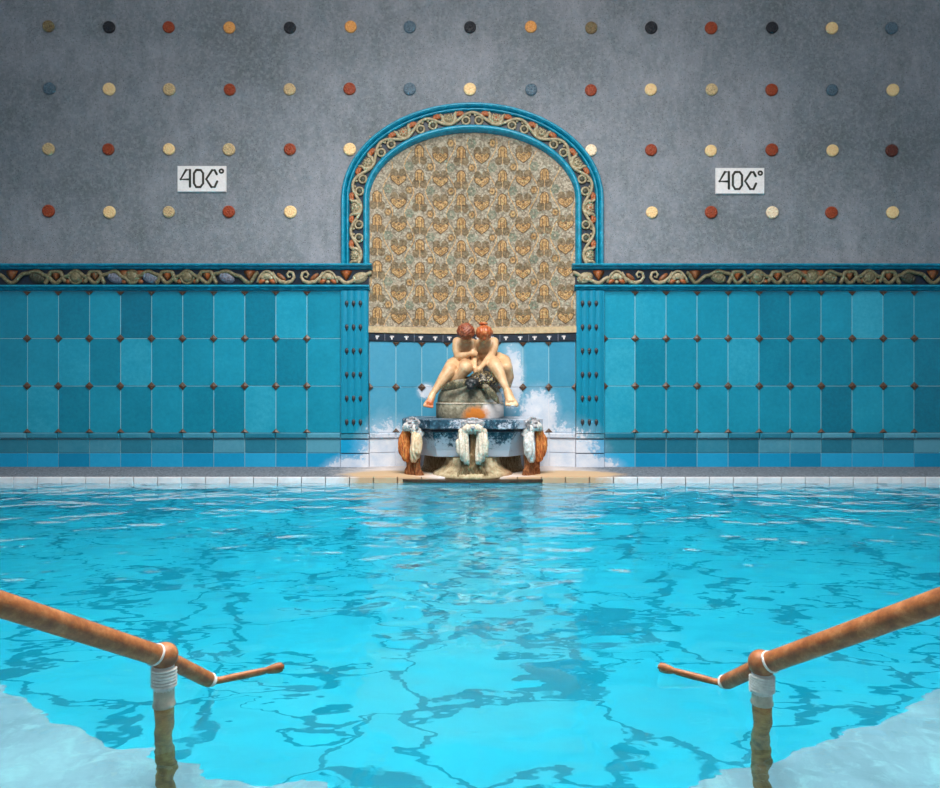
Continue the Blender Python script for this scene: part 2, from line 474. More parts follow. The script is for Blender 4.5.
# ------------------------------------------------------------------ mosaic panel in the niche
panel = thing('mosaic_panel', 'beige and gold floral mosaic filling the curved niche above the seated statues', 'mosaic', (CX, WY, WZ(333)))
bm = bmesh.new(); nx = 60
ztop = []
x0n, x1n = CX-HALF_N, CX+HALF_N
xs = [x0n+(x1n-x0n)*i/nx for i in range(nx+1)]
for a, b in zip(xs, xs[1:]):
    za = inner_z(a, .24) or WZ(205); zb = inner_z(b, .24) or WZ(205); nz = 40; zo = WZ(333)
    for q in range(nz):
        u0, u1 = q/nz, (q+1)/nz
        bm.faces.new([bm.verts.new((x, WY+nich(x, z), z)) for x, z in ((a,zo+(za-zo)*u0),(b,zo+(zb-zo)*u0),(b,zo+(zb-zo)*u1),(a,zo+(za-zo)*u1))])
bmesh.ops.remove_doubles(bm, verts=bm.verts, dist=1e-4)
def mshape(pts, lift, mi):
    vs = [bm.verts.new((x, WY+nich(x, z)-lift, z)) for x, z in pts]
    bm.faces.new(vs).material_index = mi
def el(cx, cy, rx, ry, n=14): return [(WX(cx+rx*math.cos(2*PI*i/n)), WZ(cy+ry*math.sin(2*PI*i/n))) for i in range(n)]
def rp(x0, x1, y0, y1): return [(WX(x0),WZ(y0)),(WX(x1),WZ(y0)),(WX(x1),WZ(y1)),(WX(x0),WZ(y1))]
def inside(cx, cy, m_=7):
    x = WX(cx)
    if abs(x-CX) > HALF_N-m_*px*.55: return False
    z = inner_z(x, .295)
    return z is None or WZ(cy-m_) < z
for kcol in range(-3, 9):
    cx = 419+21*kcol
    for r in range(-4, 6):
        cy = (200 if kcol % 2 == 0 else 198.6)+23.2*r
        if cy > 321 or not inside(cx, cy, 9): continue
        if kcol % 2 == 0:
            for sx in (-1,1): mshape(el(cx+sx*3.9, cy+4.5, 3.8, 4.6), .002, 2)
            mshape([(WX(cx-4.8),WZ(cy+2)),(WX(cx+4.8),WZ(cy+2)),(WX(cx+4.8),WZ(cy-6)),(WX(cx+3),WZ(cy-9)),(WX(cx),WZ(cy-10.3)),(WX(cx-3),WZ(cy-9)),(WX(cx-4.8),WZ(cy-6))], .003, 4)
            mshape([(WX(cx-4),WZ(cy+1.4)),(WX(cx+4),WZ(cy+1.4)),(WX(cx+4),WZ(cy-5.5)),(WX(cx+2.5),WZ(cy-8)),(WX(cx),WZ(cy-9.2)),(WX(cx-2.5),WZ(cy-8)),(WX(cx-4),WZ(cy-5.5))], .004, 1)
            for sx in (-1.9, 1.9): mshape(rp(cx+sx-.4, cx+sx+.4, cy-6.5, cy+1.4), .005, 4)
            mshape(rp(cx-.35, cx+.35, cy+1, cy+8.5), .005, 5)
        else:
            for sx in (-1,1): mshape(el(cx+sx*4.2, cy-3.2, 4.0, 4.8), .002, 2)
            vv = [(-8.4,-.5),(-5.6,-2.2),(-2.8,0),(0,-2),(2.8,0),(5.6,-2.2),(8.4,-.5),(7.4,3.4),(4.2,6.2),(0,9.2),(-4.2,6.2),(-7.4,3.4)]
            mshape([(WX(cx+u),WZ(cy+v)) for u, v in vv], .003, 4)
            mshape([(WX(cx+u*.86),WZ(cy+v*.84+.4)) for u, v in vv], .004, 1)
            for u, v in ((-3.6,2.4),(3.6,2.4),(0,5.2),(0,.8)): mshape(el(cx+u, cy+v, 1.5, 1.2, 6), .005, 4)
            for u, v in ((-3.6,2.4),(3.6,2.4),(0,5.2)): mshape(el(cx+u, cy+v, .9, .7, 6), .006, 5)
    # vine lines
    fx = cx+10.6
    prev = None
    for i in range(0, 200):
        y = 136+i; xx = fx+4.6*math.sin(2*PI*(y-200)/46.4 + (PI if kcol % 2 else 0))
        if prev and inside(xx, y, 2) and y < 326:
            mshape([(WX(prev[0]-.5),WZ(prev[1])),(WX(prev[0]+.5),WZ(prev[1])),(WX(xx+.5),WZ(y)),(WX(xx-.5),WZ(y))], .001, 5)
        prev = (xx, y)
    for r in range(-4, 6):
        cy = 211+23.2*r
        if cy > 322 or not inside(fx, cy, 5): continue
        if (kcol+r) % 2 == 0:
            for q in range(6):
                a = q*PI/3; mshape(el(fx+2.6*math.cos(a), cy+2.9*math.sin(a), 1.7, 1.9, 8), .002+.0001*q, 2)
            mshape(el(fx, cy, 2.6, 3.0, 10), .004, 1); mshape(el(fx, cy, .9, 1.1, 6), .005, 4)
        else:
            for q in range(6):
                a = q*PI/3; mshape(el(fx+3.0*math.cos(a), cy+3.0*math.sin(a), 1.9, 1.9, 8), .002+.0001*q, 3)
            mshape(el(fx, cy, 1.2, 1.2, 6), .004, 0)
me = obj('mosaic_field', bm, [M_MBG, M_MGOLD, M_MBRN, M_MGRN, M_MOUT, M_MVINE], panel)
def curved_strip(bm, z0, z1, t0, t1, n=40, mi=0):
    """a strip following the niche, back t0, front t1 in front of its surface"""
    ring = []
    for i in range(n+1):
        x = x0n+(x1n-x0n)*i/n; y = WY+nich(x)
        ring.append([bm.verts.new(p) for p in ((x,y-t0,z0),(x,y-t1,z0+.004),(x,y-t1,z1-.004),(x,y-t0,z1))])
    for a, b in zip(ring, ring[1:]):
        for q in range(3): bm.faces.new((a[q],a[q+1],b[q+1],b[q])).material_index = mi
    bm.faces.new(ring[0]); bm.faces.new(ring[-1])
bm = bmesh.new(); curved_strip(bm, WZ(333), WZ(326), -.01, .03); obj('sand_border', bm, M_BEIGE, panel)
bm = bmesh.new(); curved_strip(bm, WZ(341), WZ(333.2), -.01, .02)
for i in range(7):
    x = WX(384.5+29*i)
    if x < x1n: box(bm, x-.003, x+.003, WY+nich(x)-.022, WY+nich(x), WZ(341), WZ(333.2), 1)
for i in range(14):
    x = WX(377+14.4*i); z = WZ(337)
    y = WY+nich(x)-.021
    for dx, dz, w, h in ((0,.006,.014,.010),(0,-.012,.007,.010),(-.014,.008,.008,.006),(.014,.008,.008,.006)):
        box(bm, x+dx-w, x+dx+w, y-.004, y, z+dz-h, z+dz+h, 2)
obj('navy_border', bm, [M_NAVY, M_GREYLEAF, M_PLAQUE], panel)

# ------------------------------------------------------------------ tiled dado
def pyramid(bm, cx, cz, h, y, part='full', g=None):
    g = g or (lambda x: 0)
    o = {'full': ((-h,0),(0,-h),(h,0),(0,h)), 'down': ((-h,0),(0,-h),(h,0)), 'up': ((-h,0),(h,0),(0,h)),
         'right': ((0,-h),(h,0),(0,h)), 'left': ((0,-h),(0,h),(-h,0))}[part]
    base = [bm.verts.new((cx+a, y+g(cx), cz+b)) for a, b in o]
    mid = [bm.verts.new((cx+a*.92, y-.012+g(cx), cz+b*.92)) for a, b in o]
    mx = sum(a for a, b in o)/len(o)*1.0 if part != 'full' else 0; mz = sum(b for a, b in o)/len(o) if part != 'full' else 0
    tip = bm.verts.new((cx+mx*.6, y-.022+g(cx), cz+mz*.6)); n = len(o)
    for i in range(n):
        j = (i+1) % n
        bm.faces.new((base[i], base[j], mid[j], mid[i])); bm.faces.new((mid[i], mid[j], tip))
    bm.faces.new(base)
def dado(name, xs, ins_x, g=None, ztop=291, seed=1, mat=M_TILE, edge=None, rows=(338.5,386), fullrows=None):
    rnd = random.Random(seed)
    bm = bmesh.new(); lay = bm.loops.layers.float_color.new('tone')
    gg = g or (lambda x: 0)
    n0 = 24 if g else 1
    xa, xb = WX(xs[0]), WX(xs[-1])
    for i in range(n0):
        a = xa+(xb-xa)*i/n0; b = xa+(xb-xa)*(i+1)/n0
        bm.faces.new([bm.verts.new(p) for p in ((a,WY+.002+gg(a),.03),(b,WY+.002+gg(b),.03),(b,WY+.002+gg(b),WZ(ztop)),(a,WY+.002+gg(a),WZ(ztop)))]).material_index = 1
    gp = .0028
    ys = [ztop]+list(rows)+[433]
    for x0, x1 in zip(xs, xs[1:]):
        for y0, y1 in zip(ys, ys[1:]):
            slab(bm, WX(x0)+gp, WX(x1)-gp, WZ(y1)+gp, WZ(y0)-gp, WY+.002, .004, .0014, 0, g, .12+.8*(rnd.random()+rnd.random())/2, lay)
        slab(bm, WX(x0)+gp, WX(x1)-gp, WZ(438.6)+gp*.6, WZ(433)-gp*.6, WY+.002, .03, .010, 2, g, rnd.random(), lay)
        slab(bm, WX(x0)+gp, WX(x1)-gp, WZ(453)+gp, WZ(439)-gp, WY+.002, .008, .0025, 2, g, rnd.random(), lay)
        slab(bm, WX(x0)+gp, WX(x1)-gp, WZ(468), WZ(453)-gp, WY+.002, .008, .0025, 3, g, rnd.random(), lay)
    o = struct(name, bm, [mat, M_GROUT, M_TILE_G, M_TILE_B if mat is M_TILE else M_TILE_G])
    for xi in ins_x:
        for yy, part in [(ztop+.6,'down')]+[(r,'full') for r in rows]+[(432.6,'up')]:
            if edge and xi in edge and part == 'full': part = edge[xi]
            elif edge and xi in edge: continue
            b2 = bmesh.new(); pyramid(b2, WX(xi), WZ(yy), .041, WY-.002, part, g)
            obj('diamond_inset', b2, M_INSET, o)
    return o
lx = [338-31.05*k for k in range(0, 22)][::-1]; lx[-1] = 341
rx = [604+31.0*k for k in range(0, 22)]
dado('trim_1', lx, [338-31.05*k for k in range(1, 13)], seed=3)
dado('trim_2', rx, [604+31.0*k for k in range(0, 14)], seed=5, edge={604.0:'right', 604:'right'})
nxs = [369.4+25.75*k for k in range(9)]
dado('trim_3', nxs, nxs[1:-1]+[nxs[0]+.01, nxs[-1]-.01], g=nich, ztop=341, seed=9, mat=M_TILE_N, rows=(387,), edge={nxs[0]+.01:'right', nxs[-1]-.01:'left'})

# ------------------------------------------------------------------ friezes
def frieze(name, label, xa, xb, side):
    t = thing(name, label, 'frieze', ((WX(xa)+WX(xb))/2, WY, WZ(291)))
    X0, X1 = WX(xa), WX(xb)
    def rail(nm, y0, y1, h, ext):
        bm = bmesh.new()
        a, b = (X0, X1+ext) if side < 0 else (X0-ext, X1)
        n = 8; z0, z1 = WZ(y1), WZ(y0)
        prof = [(z0, WY+.02)]+[(z0+(z1-z0)*.35*i/3, WY-h*.55*math.sin(PI/2*i/3)**.7) for i in range(4)]+[(z0+(z1-z0)*(.38+.62*i/n), WY-h*.5-h*.5*math.sin(PI*i/n)**.6) for i in range(n+1)]+[(z1, WY+.02)]
        rings = [[bm.verts.new((x, y, z)) for z, y in prof] for x in (a, b)]
        for k in range(len(prof)-1): bm.faces.new((rings[0][k], rings[0][k+1], rings[1][k+1], rings[1][k]))
        bm.faces.new(rings[0]); bm.faces.new(rings[1])
        obj(nm, bm, M_RAIL, t, True, .9)
    rail('top_moulding', 264, 270, .085, .035)
    rail('bottom_moulding', 285.2, 291, .07, .01)
    bm = bmesh.new(); box(bm, X0, X1, WY-.006, WY+.01, WZ(285.5), WZ(269.5)); obj('band_ground', bm, M_NAVY, t)
    yc = 277.3
    V = lambda x, y, l=.02: (WX(x), WY-l, WZ(y))
    def part(nm, build, mat, lab=None):
        b = bmesh.new(); build(b); o = obj(nm, b, mat, t, True)
        if lab: o['label'] = lab
        return o
    mir = (lambda x: x) if side < 0 else (lambda x: 2*A_C-x)
    vine_keys = []
    def tri(x, mat=M_BROWNLEAF):
        x = mir(x)
        part('triangle_leaf', lambda b: tube(b, [V(x,271.2,.014), V(x,274,.02), V(x,277.5,.016), V(x,280.2,.012)], [.060,.050,.028,.004], 4, sy=.3), mat)
    def medal(x, mat=M_OLIVE):
        x = mir(x)
        part('medallion', lambda b: (ball(b, V(x,277.2,.012), (.060,.034,.062), 14, 8), tube(b, [V(x+6.8*math.cos(q*PI/9), 277.3+6.6*math.sin(q*PI/9), .018) for q in range(19)], .011, 6)), mat)
        for sx in (-1,1): part('corner_leaf', lambda b: ball(b, V(x+sx*8.2, 281.8, .012), (.028,.016,.022), 8, 6), M_BROWNLEAF)
    def leaf(x, mat, d=1):
        x = mir(x)
        def bl(b):
            R = Matrix.Rotation(d*.35, 3, 'Y')
            ball(b, V(x,278,.010), (.085,.028,.055), 12, 8, R)
            for q in range(-2,3): ball(b, V(x+q*2.6,278+q*d*.9,.03), (.012,.010,.030), 6, 5, R)
        part('broad_leaf', bl, mat)
    def palm(x, mat=M_CREAM):
        x = mir(x)
        part('palmette', lambda b: (ball(b, V(x,276.5,.014), (.05,.024,.034), 12, 8), ball(b, V(x-3.6,278,.014), (.03,.02,.026), 8, 6), ball(b, V(x+3.6,278,.014), (.03,.02,.026), 8, 6), ball(b, V(x,282.3,.020), (.022,.016,.018), 8, 6)), mat)
        for sx in (-1,1): part('orange_leaf', lambda b: ball(b, V(x+sx*5.4, 281.6, .014), (.04,.018,.022), 8, 6, Matrix.Rotation(sx*.5, 3, 'Y')), M_ORANGE)
        part('stem_arch', lambda b: tube(b, [V(x-9.5+19*q/12, 283-11.5*math.sin(PI*q/12)**.7, .022) for q in range(13)], .0125, 6), mat)
    def scroll(x, d, mat=M_CREAM):
        x = mir(x); d = d*(1 if side < 0 else -1)
        part('scroll', lambda b: tube(b, [V(x-d*12+d*3*0, 272.5, .02), V(x-d*9, 277.5,.022), V(x-d*4, 282,.022), V(x+d*2, 283.3,.022), V(x+d*7.3, 281.5,.022), V(x+d*9.8, 277.5,.022), V(x+d*8.5, 273.2,.022), V(x+d*4.6, 272,.022), V(x+d*2.5,274.8,.022), V(x+d*4,277.8,.022), V(x+d*6.3,277,.022)], [.012,.014,.02,.022,.018,.016,.014,.013,.012,.011,.008], 8), mat)
        part('scroll_leaf', lambda b: ball(b, V(x-d*3.2,277.2,.014), (.058,.02,.022), 10, 6, Matrix.Rotation(d*.7, 3, 'Y')), M_BROWNLEAF)
    # sequence measured from the niche outward
    for x in (346.5, 250): tri(x, M_ORANGE if x > 300 else M_BROWNLEAF)
    for x in (328.5, 267.5): palm(x)
    scroll(285, 1); scroll(311.5, -1)
    leaf(360, M_CREAM, -1)
    for x, mm in ((227, M_GREYLEAF), (151, M_GREYLEAF), (116, M_GREYLEAF), (38, M_DARKLEAF)): leaf(x, M_GREYLEAF if side < 0 and mm is M_GREYLEAF else M_OLIVE if mm is M_GREYLEAF else mm, 1)
    for x in (208, 168, 125, 141, 96, 57, 13): tri(x, M_ORANGE if 160 < x < 210 else M_BROWNLEAF)
    for x in (188, 133, 77): medal(x)
    # vines looping between the motifs: low under each triangle, high over the leaves
    keys = [(372,273),(358,280),(346.5,283.4),(337,278)]
    def run(keys, mat):
        pts = []
        for (xa_, ya_), (xb_, yb_) in zip(keys, keys[1:]):
            for q in range(8):
                u = q/8; w = (1-math.cos(PI*u))/2
                pts.append(V(mir(xa_+(xb_-xa_)*u), ya_+(yb_-ya_)*w, .02))
        pts.append(V(mir(keys[-1][0]), keys[-1][1], .02))
        part('vine', lambda b: tube(b, pts, .020, 8), mat)
    run(keys, M_CREAM)
    run([(259,273),(250,283.2),(238,276),(227,271.6),(217,274),(208,283.4),(198,277),(188,271.4)], M_OLIVE)
    run([(188,271.4),(178,277),(168,283.4),(158,275),(149,271.6),(141,276),(133,283.4),(125,278),(116,271.6),(106,275),(96,283.4),(87,277),(77,271.2)], M_OLIVE)
    run([(77,271.2),(67,277),(57,283.4),(47,276),(38,271.6),(26,274),(13,283.4),(0,275),(-12,271.6)], M_OLIVE)
    run([(218,283.6),(211,272.2),(203,272.2),(197,282)], M_OLIVE); run([(178,282),(172,272.2),(164,272.2),(157,283.6)], M_OLIVE)
    run([(106,283.6),(100,272.2),(92,272.2),(86,282)], M_OLIVE); run([(67,282),(61,272.2),(53,272.2),(46,283.6)], M_OLIVE)
    if side < 0:   # the same ornament goes on past the frame
        pass
    return t
frieze('relief_frieze', 'long turquoise-edged scrollwork frieze across the wall left of the niche', -350, 369, -1)
frieze('relief_frieze', 'long turquoise-edged scrollwork frieze across the wall right of the niche', 575, 1290, 1)

# ------------------------------------------------------------------ fluted pilasters
def pilaster(xa, xb, label):
    t = thing('fluted_pilaster', label, 'pilaster', ((WX(xa)+WX(xb))/2, WY, WZ(433)), 'fluted pilasters beside the niche')
    bm = bmesh.new(); n = 56; ring = []
    for i in range(n+1):
        u = i/n; x = WX(xa)+(WX(xb)-WX(xa))*u
        y = WY-.03-.010*abs(math.sin(PI*(u-.225)/.24))**.7
        if i in (0, n): y = WY+.18
        ring.append((x, y))
    for z0, z1 in ((WZ(433), WZ(291)),):
        a = [bm.verts.new((x,y,z0)) for x,y in ring]; b = [bm.verts.new((x,y,z1)) for x,y in ring]
        for i in range(n): bm.faces.new((a[i],a[i+1],b[i+1],b[i]))
        bm.faces.new(a); bm.faces.new(b)
    obj('fluted_shaft', bm, M_PIL, t, True, .6)
    bm = bmesh.new(); lay = bm.loops.layers.float_color.new('tone')
    for y0, y1, mi in ((433,438.6,0),(439,453,1),(453,468,1)):
        slab(bm, WX(xa), WX(xb), WZ(y1), WZ(y0)-.003, WY+.17, .20, .004, mi, None, .5, lay)
    obj('foot_tiles', bm, [M_TILE_G, M_TILE_B], t)
    for r in range(6):
        for c_ in range(3):
            x = xa+(xb-xa)*(.225+.24*c_); y = 304.5+23.6*r
            b = bmesh.new(); ball(b, (WX(x), WY-.038, WZ(y-.8)), (.019,.016,.028), 10, 6); tube(b, [(WX(x), WY-.036, WZ(y)), (WX(x), WY-.032, WZ(y+3.6))], [.012,.002], 8)
            obj('boss', b, M_BOSS, t, True)
M_PIL = tile_mat('pilaster_glaze', [(0, S(10,130,160)), (.4, S(34,152,182)), (1, S(84,180,204))])
nt = M_PIL.node_tree
pilaster(341, 369.4, 'turquoise fluted pilaster with dark bosses at the left edge of the niche')
pilaster(575.4, 604, 'turquoise fluted pilaster with dark bosses at the right edge of the niche')

# ------------------------------------------------------------------ studs on the grey wall
R1 = ['olive brown','black','rust red','orange tan','black','orange tan','blue grey','black','orange tan','olive brown','black','rust red','black','cream yellow','blue grey']
R2 = ['blue grey','cream yellow','speckled khaki','rust red','speckled khaki','rust red','blue grey','cream yellow','blue grey','rust red','cream yellow','speckled khaki','rust red','blue grey','cream yellow']
R3 = ['speckled khaki','rust red','cream yellow','speckled khaki','rust red','cream yellow',None,None,None,'pale cream','rust red','cream yellow','rust red','cream yellow','dark brown']
R4 = ['rust red','cream yellow','speckled khaki','rust red','cream yellow',None,None,None,None,None,'cream yellow','rust red','pale cream','rust red','cream yellow']
ORD = ['first','second','third','fourth','fifth','sixth','seventh','eighth','ninth','tenth','eleventh','twelfth','thirteenth','fourteenth','fifteenth']
stud_me = {}
def stud_mesh(key):
    if key in stud_me: return stud_me[key]
    bm = bmesh.new(); seg = 28
    prof = [(.060,.0),(.060,-.012),(.055,-.020),(.045,-.022),(.040,-.019),(.030,-.024),(.018,-.026),(.010,-.021)]
    rings = []
    for r, y in prof: rings.append([bm.verts.new((r*math.cos(2*PI*k/seg)*(1+.015*math.cos(k*7)), y, r*math.sin(2*PI*k/seg))) for k in range(seg)])
    for a, b in zip(rings, rings[1:]):
        for k in range(seg): bm.faces.new((a[k],a[(k+1)%seg],b[(k+1)%seg],b[k]))
    bm.faces.new(rings[-1]); bm.faces.new(rings[0])
    for k in range(8): ball(bm, (.043*math.cos(k*PI/4), -.021, .043*math.sin(k*PI/4)), (.010,.005,.010), 6, 4)
    ball(bm, (0,-.022,0), (.012,.007,.012), 8, 5)
    stud_me[key] = at_origin('ceramic_stud', bm, STUD[key]); return stud_me[key]
for ri, (row, py) in enumerate(zip((R1,R2,R3,R4), (27,89,149.5,211.8))):
    left = sum(1 for k in row[:7] if k) ; seen = 0
    for i, key in enumerate(row):
        if not key: continue
        x = 48.4+60.3*i + random.uniform(-.7,.7); y = py + (0.6 if i > 8 else -.6 if i in (0,) else 0) + random.uniform(-.5,.5)
        o = bpy.data.objects.new('ceramic_stud', stud_mesh(key)); COL.objects.link(o)
        o.location = (WX(x), WY+.012, WZ(y)); o.rotation_euler = (0, random.uniform(0,6), 0)
        s_ = random.uniform(.97,1.05); o.scale = (s_,1,s_)
        rn = ['top','second','third','lowest'][ri]
        if ri < 2:
            where = '%s from left in the %s row on the grey wall' % (ORD[seen], rn)
            if i == 7: where = 'in the %s row straight above the crown of the arch' % rn
        else:
            nleft = sum(1 for k in row[:8] if k)
            if i < 8: where = '%s from left in the %s row, left of the arch' % (ORD[seen], rn)
            else: where = '%s right of the arch in the %s row' % (ORD[seen-nleft], rn)
        seen += 1
        o['label'] = '%s round ceramic stud, %s' % (key, where); o['category'] = 'wall stud'; o['group'] = 'round ceramic studs in rows on the grey wall'

# ------------------------------------------------------------------ 40C plaques
def plaque(x0, y0, label):
    t = thing('temperature_plaque', label, 'sign', (WX(x0+24.3), WY, WZ(y0+26)), 'white temperature plaques')
    bm = bmesh.new(); slab(bm, WX(x0), WX(x0+48.6), WZ(y0+26), WZ(y0), WY+.012, .022, .003); obj('plate', bm, M_PLAQUE, t)
    k = 48.6/650.0                       # strokes read off an enlarged view of the plate
    def Q(u, v): return (WX(x0+(u-103)*k), WY-.0115, WZ(y0+(v-148)*k))
    def strokes(nm, lines, w=.0118):
        b = bmesh.new()
        for ln in lines:
            pts = [Q(u, v) for u, v in ln]
            tube(b, pts, w, 8, sy=.35)
            for p in pts: ball(b, p, (w, w*.35, w), 8, 4)
        obj(nm, b, M_INK, t, True)
    strokes('digit_four', [[(275,428),(275,205),(222,205),(150,330),(275,332)]])
    strokes('digit_zero', [[(358,206),(418,206),(450,250),(450,385),(415,433),(358,433),(328,385),(328,250),(358,206)]])
    strokes('letter_c', [[(632,262),(605,208),(570,208),(492,328),(560,433),(605,433),(638,360)]])
    strokes('degree_ring', [[(694+25*math.cos(a*PI/6), 221+24*math.sin(a*PI/6)) for a in range(13)]], .0095)
plaque(177.6, 166, 'white plaque reading 40C° on the grey wall left of the arch')
plaque(715.6, 168, 'white plaque reading 40C° on the grey wall right of the arch')

# ------------------------------------------------------------------ ledge, pool shell, water
YE = 6.15
bm = bmesh.new()
box(bm, XL, XR, YE+.012, YE+.29, -1.4, .056)
box(bm, XL, XR, YE+.297, 7.25, -1.4, .054)
box(bm, XL, XR, YE+.28, YE+.31, -1.1, .047)
struct('floor_ledge', bm, M_LEDGE).name = 'trim_4'
bm = bmesh.new()
xx = 13.5-24*30; i = 0
box(bm, XL, XR, YE+.012, YE+.02, -.4, .052, 1)
for i in range(0, 62):
    a = 13.5+24*(i-12)
    sx = lambda p: (p-470)*YE/F
    slab(bm, sx(a)+.003, sx(a+24)-.003, -.008, .050, YE+.01, .014, .003)
    box(bm, sx(a)+.003, sx(a+24)-.003, YE+.004, YE+.05, .046, .053)
struct('trim_5', bm, [M_WTILE, M_INK])

m = Mat('pool_floor', .6, .3)
# pale-blue ground crossed by an irregular web of darker teal lines
nz = m.n.new('ShaderNodeTexNoise'); nz.inputs['Scale'].default_value = 2.6; nz.inputs['Detail'].default_value = 5; m.link(m.geo.outputs['Position'], nz.inputs['Vector'])
va = m.n.new('ShaderNodeVectorMath'); va.operation = 'SCALE'; va.inputs['Scale'].default_value = .42; m.link(nz.outputs['Color'], va.inputs[0])
vb = m.n.new('ShaderNodeVectorMath'); vb.operation = 'ADD'; m.link(m.geo.outputs['Position'], vb.inputs[0]); m.link(va.outputs[0], vb.inputs[1])
mp = m.n.new('ShaderNodeMapping'); mp.inputs['Scale'].default_value = (.85,1.25,1); m.link(vb.outputs[0], mp.inputs['Vector'])
e = m.vor(1.75, 'DISTANCE_TO_EDGE', mp.outputs[0])
wid = m.rng(m.noise(2.2, 3), .36, .66, .016, .07)
ln = m.math('SUBTRACT', 1.0, m.math('DIVIDE', e, wid), clamp=True)
ln = m.rng(ln, 0.0, .35)
base = m.ramp(m.noise(1.2, 4), [(.3, S(196,226,240)), (.7, S(226,242,250))])
m.color(m.mix(m.math('MULTIPLY', ln, .85), base, S(96,158,178))); M_POOL = m.m
bm = bmesh.new(); box(bm, XL, XR, -1.5, YE+.02, -1.5, -1.4); struct('floor', bm, M_POOL)
bm = bmesh.new(); box(bm, XL, XR, YE+.0, YE+.012, -1.4, -.02); struct('trim_6', bm, M_POOL)

m = Mat('pale_reflection', .5, .35)  # pale tones stand in for a bright reflection on the water
n = m.noise(3.2, 7, .7); n2 = m.noise(14, 6, .7)
c = m.ramp(n, [(.32, S(196,178,190)), (.5, S(220,200,212)), (.68, S(240,224,232))])
m.color(m.mix(m.rng(n2, .5, .66, 0, .5), c, S(254,248,250))); M_REFLECT = m.m
bm = bmesh.new(); n = 60; top = []; 
edge = []
for i in range(n+1):
    X = -4+8*i/n; edge.append((X, min(3.8, 1.69+.235*X*X)))
zt, zb = -.42, -1.4
for (xa_, ya_), (xb_, yb_) in zip(edge, edge[1:]):
    bm.faces.new([bm.verts.new(p) for p in ((xa_,-1.5,zt),(xb_,-1.5,zt),(xb_,yb_,zt),(xa_,ya_,zt))])
    bm.faces.new([bm.verts.new(p) for p in ((xa_,ya_,zt),(xb_,yb_,zt),(xb_,yb_,zb),(xa_,ya_,zb))])
bmesh.ops.remove_doubles(bm, verts=bm.verts, dist=1e-4)
struct('trim_7', bm, M_REFLECT)  # added underwater shelf, its curved edge shaped like that reflection

m = bpy.data.materials.new('pool_water'); m.use_nodes = True; nt = m.node_tree; nn = nt.nodes; nn.clear()
out = nn.new('ShaderNodeOutputMaterial')
gl = nn.new('ShaderNodeBsdfGlass'); gl.inputs['IOR'].default_value = 1.33; gl.inputs['Roughness'].default_value = 0.0
nt.links.new(gl.outputs[0], out.inputs['Surface'])
vol = nn.new('ShaderNodeVolumeAbsorption'); vol.inputs['Color'].default_value = (.055,.918,.966,1); vol.inputs['Density'].default_value = 1.0
nt.links.new(vol.outputs[0], out.inputs['Volume'])
g = nn.new('ShaderNodeNewGeometry')
def wn(scale, detail, st):
    mp = nn.new('ShaderNodeMapping'); mp.inputs['Scale'].default_value = st; nt.links.new(g.outputs['Position'], mp.inputs['Vector'])
    t = nn.new('ShaderNodeTexNoise'); t.inputs['Scale'].default_value = scale; t.inputs['Detail'].default_value = detail; t.inputs['Roughness'].default_value = .5
    nt.links.new(mp.outputs[0], t.inputs['Vector']); return t.outputs['Fac']
b1 = nn.new('ShaderNodeBump'); b1.inputs['Strength'].default_value = 1; b1.inputs['Distance'].default_value = .040; nt.links.new(wn(2.3, 2, (1,1.3,1)), b1.inputs['Height'])
b2 = nn.new('ShaderNodeBump'); b2.inputs['Strength'].default_value = 1; b2.inputs['Distance'].default_value = .0022; nt.links.new(wn(9, 2, (1,1.4,1)), b2.inputs['Height'])
nt.links.new(b1.outputs[0], b2.inputs['Normal']); nt.links.new(b2.outputs[0], gl.inputs['Normal'])
M_WATER = m
bm = bmesh.new(); box(bm, XL+.01, XR-.01, -1.49, YE+.006, -1.45, 0)
w = obj('pool_water', bm, M_WATER); tag(w, 'clear cyan rippling water filling the pool in front of the fountain', 'water', kind='stuff')

# ------------------------------------------------------------------ fountain
M_LIMESTONE = None
m = Mat('limestone', .8, .25)
n = m.noise(22, 6, .7); n2 = m.noise(5, 4)
c = m.ramp(n, [(.3, S(88,82,66)), (.5, S(138,132,112)), (.72, S(180,174,154))])
c = m.mix(m.stain([((P(495,412,6.4)), (.13,.4,.13)), ((P(500,398,6.4)), (.06,.4,.06))], 16, .6, .15, .1), c, S(222,216,214))
c = m.mix(m.stain([((P(476,415,6.35)), (.12,.35,.08))], 22, 1.1, .3, .12), c, S(206,122,48))
m.color(c); m.bump(n, .6, .012); M_STONE = m.m
m = Mat('fluted_stone', .8, .25)
n = m.noise(16, 6, .7)
c = m.ramp(n, [(.3, S(120,98,70)), (.5, S(176,158,124)), (.72, S(216,200,168))])
m.color(m.mix(m.stain([((WX(535),6.3,.1), (.3,.6,.25)), ((WX(400),6.3,.1), (.25,.6,.25))], 12, .6, .3, 0), c, S(150,84,40))); m.bump(n, .5, .012); M_BASE = m.m
m = Mat('navy_basin_glaze', .45, .4)
n = m.noise(38, 7, .75); n2 = m.noise(7, 4, .6)
sep = m.n.new('ShaderNodeSeparateXYZ'); m.link(m.geo.outputs['Position'], sep.inputs[0])
hz = m.rng(sep.outputs['Z'], .25, .42, .36, -.02)           # lime crust thickest along the lower edge
f = m.math('ADD', m.math('ADD', n, m.math('MULTIPLY', m.math('SUBTRACT', n2, .5), .7)), hz)
c = m.ramp(m.noise(20,5), [(.3, S(12,34,48)), (.52, S(30,70,90)), (.72, S(92,132,148))])
f2 = m.math('ADD', f, m.rng(sep.outputs['X'], .30, .62, 0, .3))
m.color(m.mix(m.rng(f2, .50, .63), c, S(190,196,208))); m.bump(f, .5, .01); M_BASIN = m.m
m = Mat('lime_crust', .85, .2)
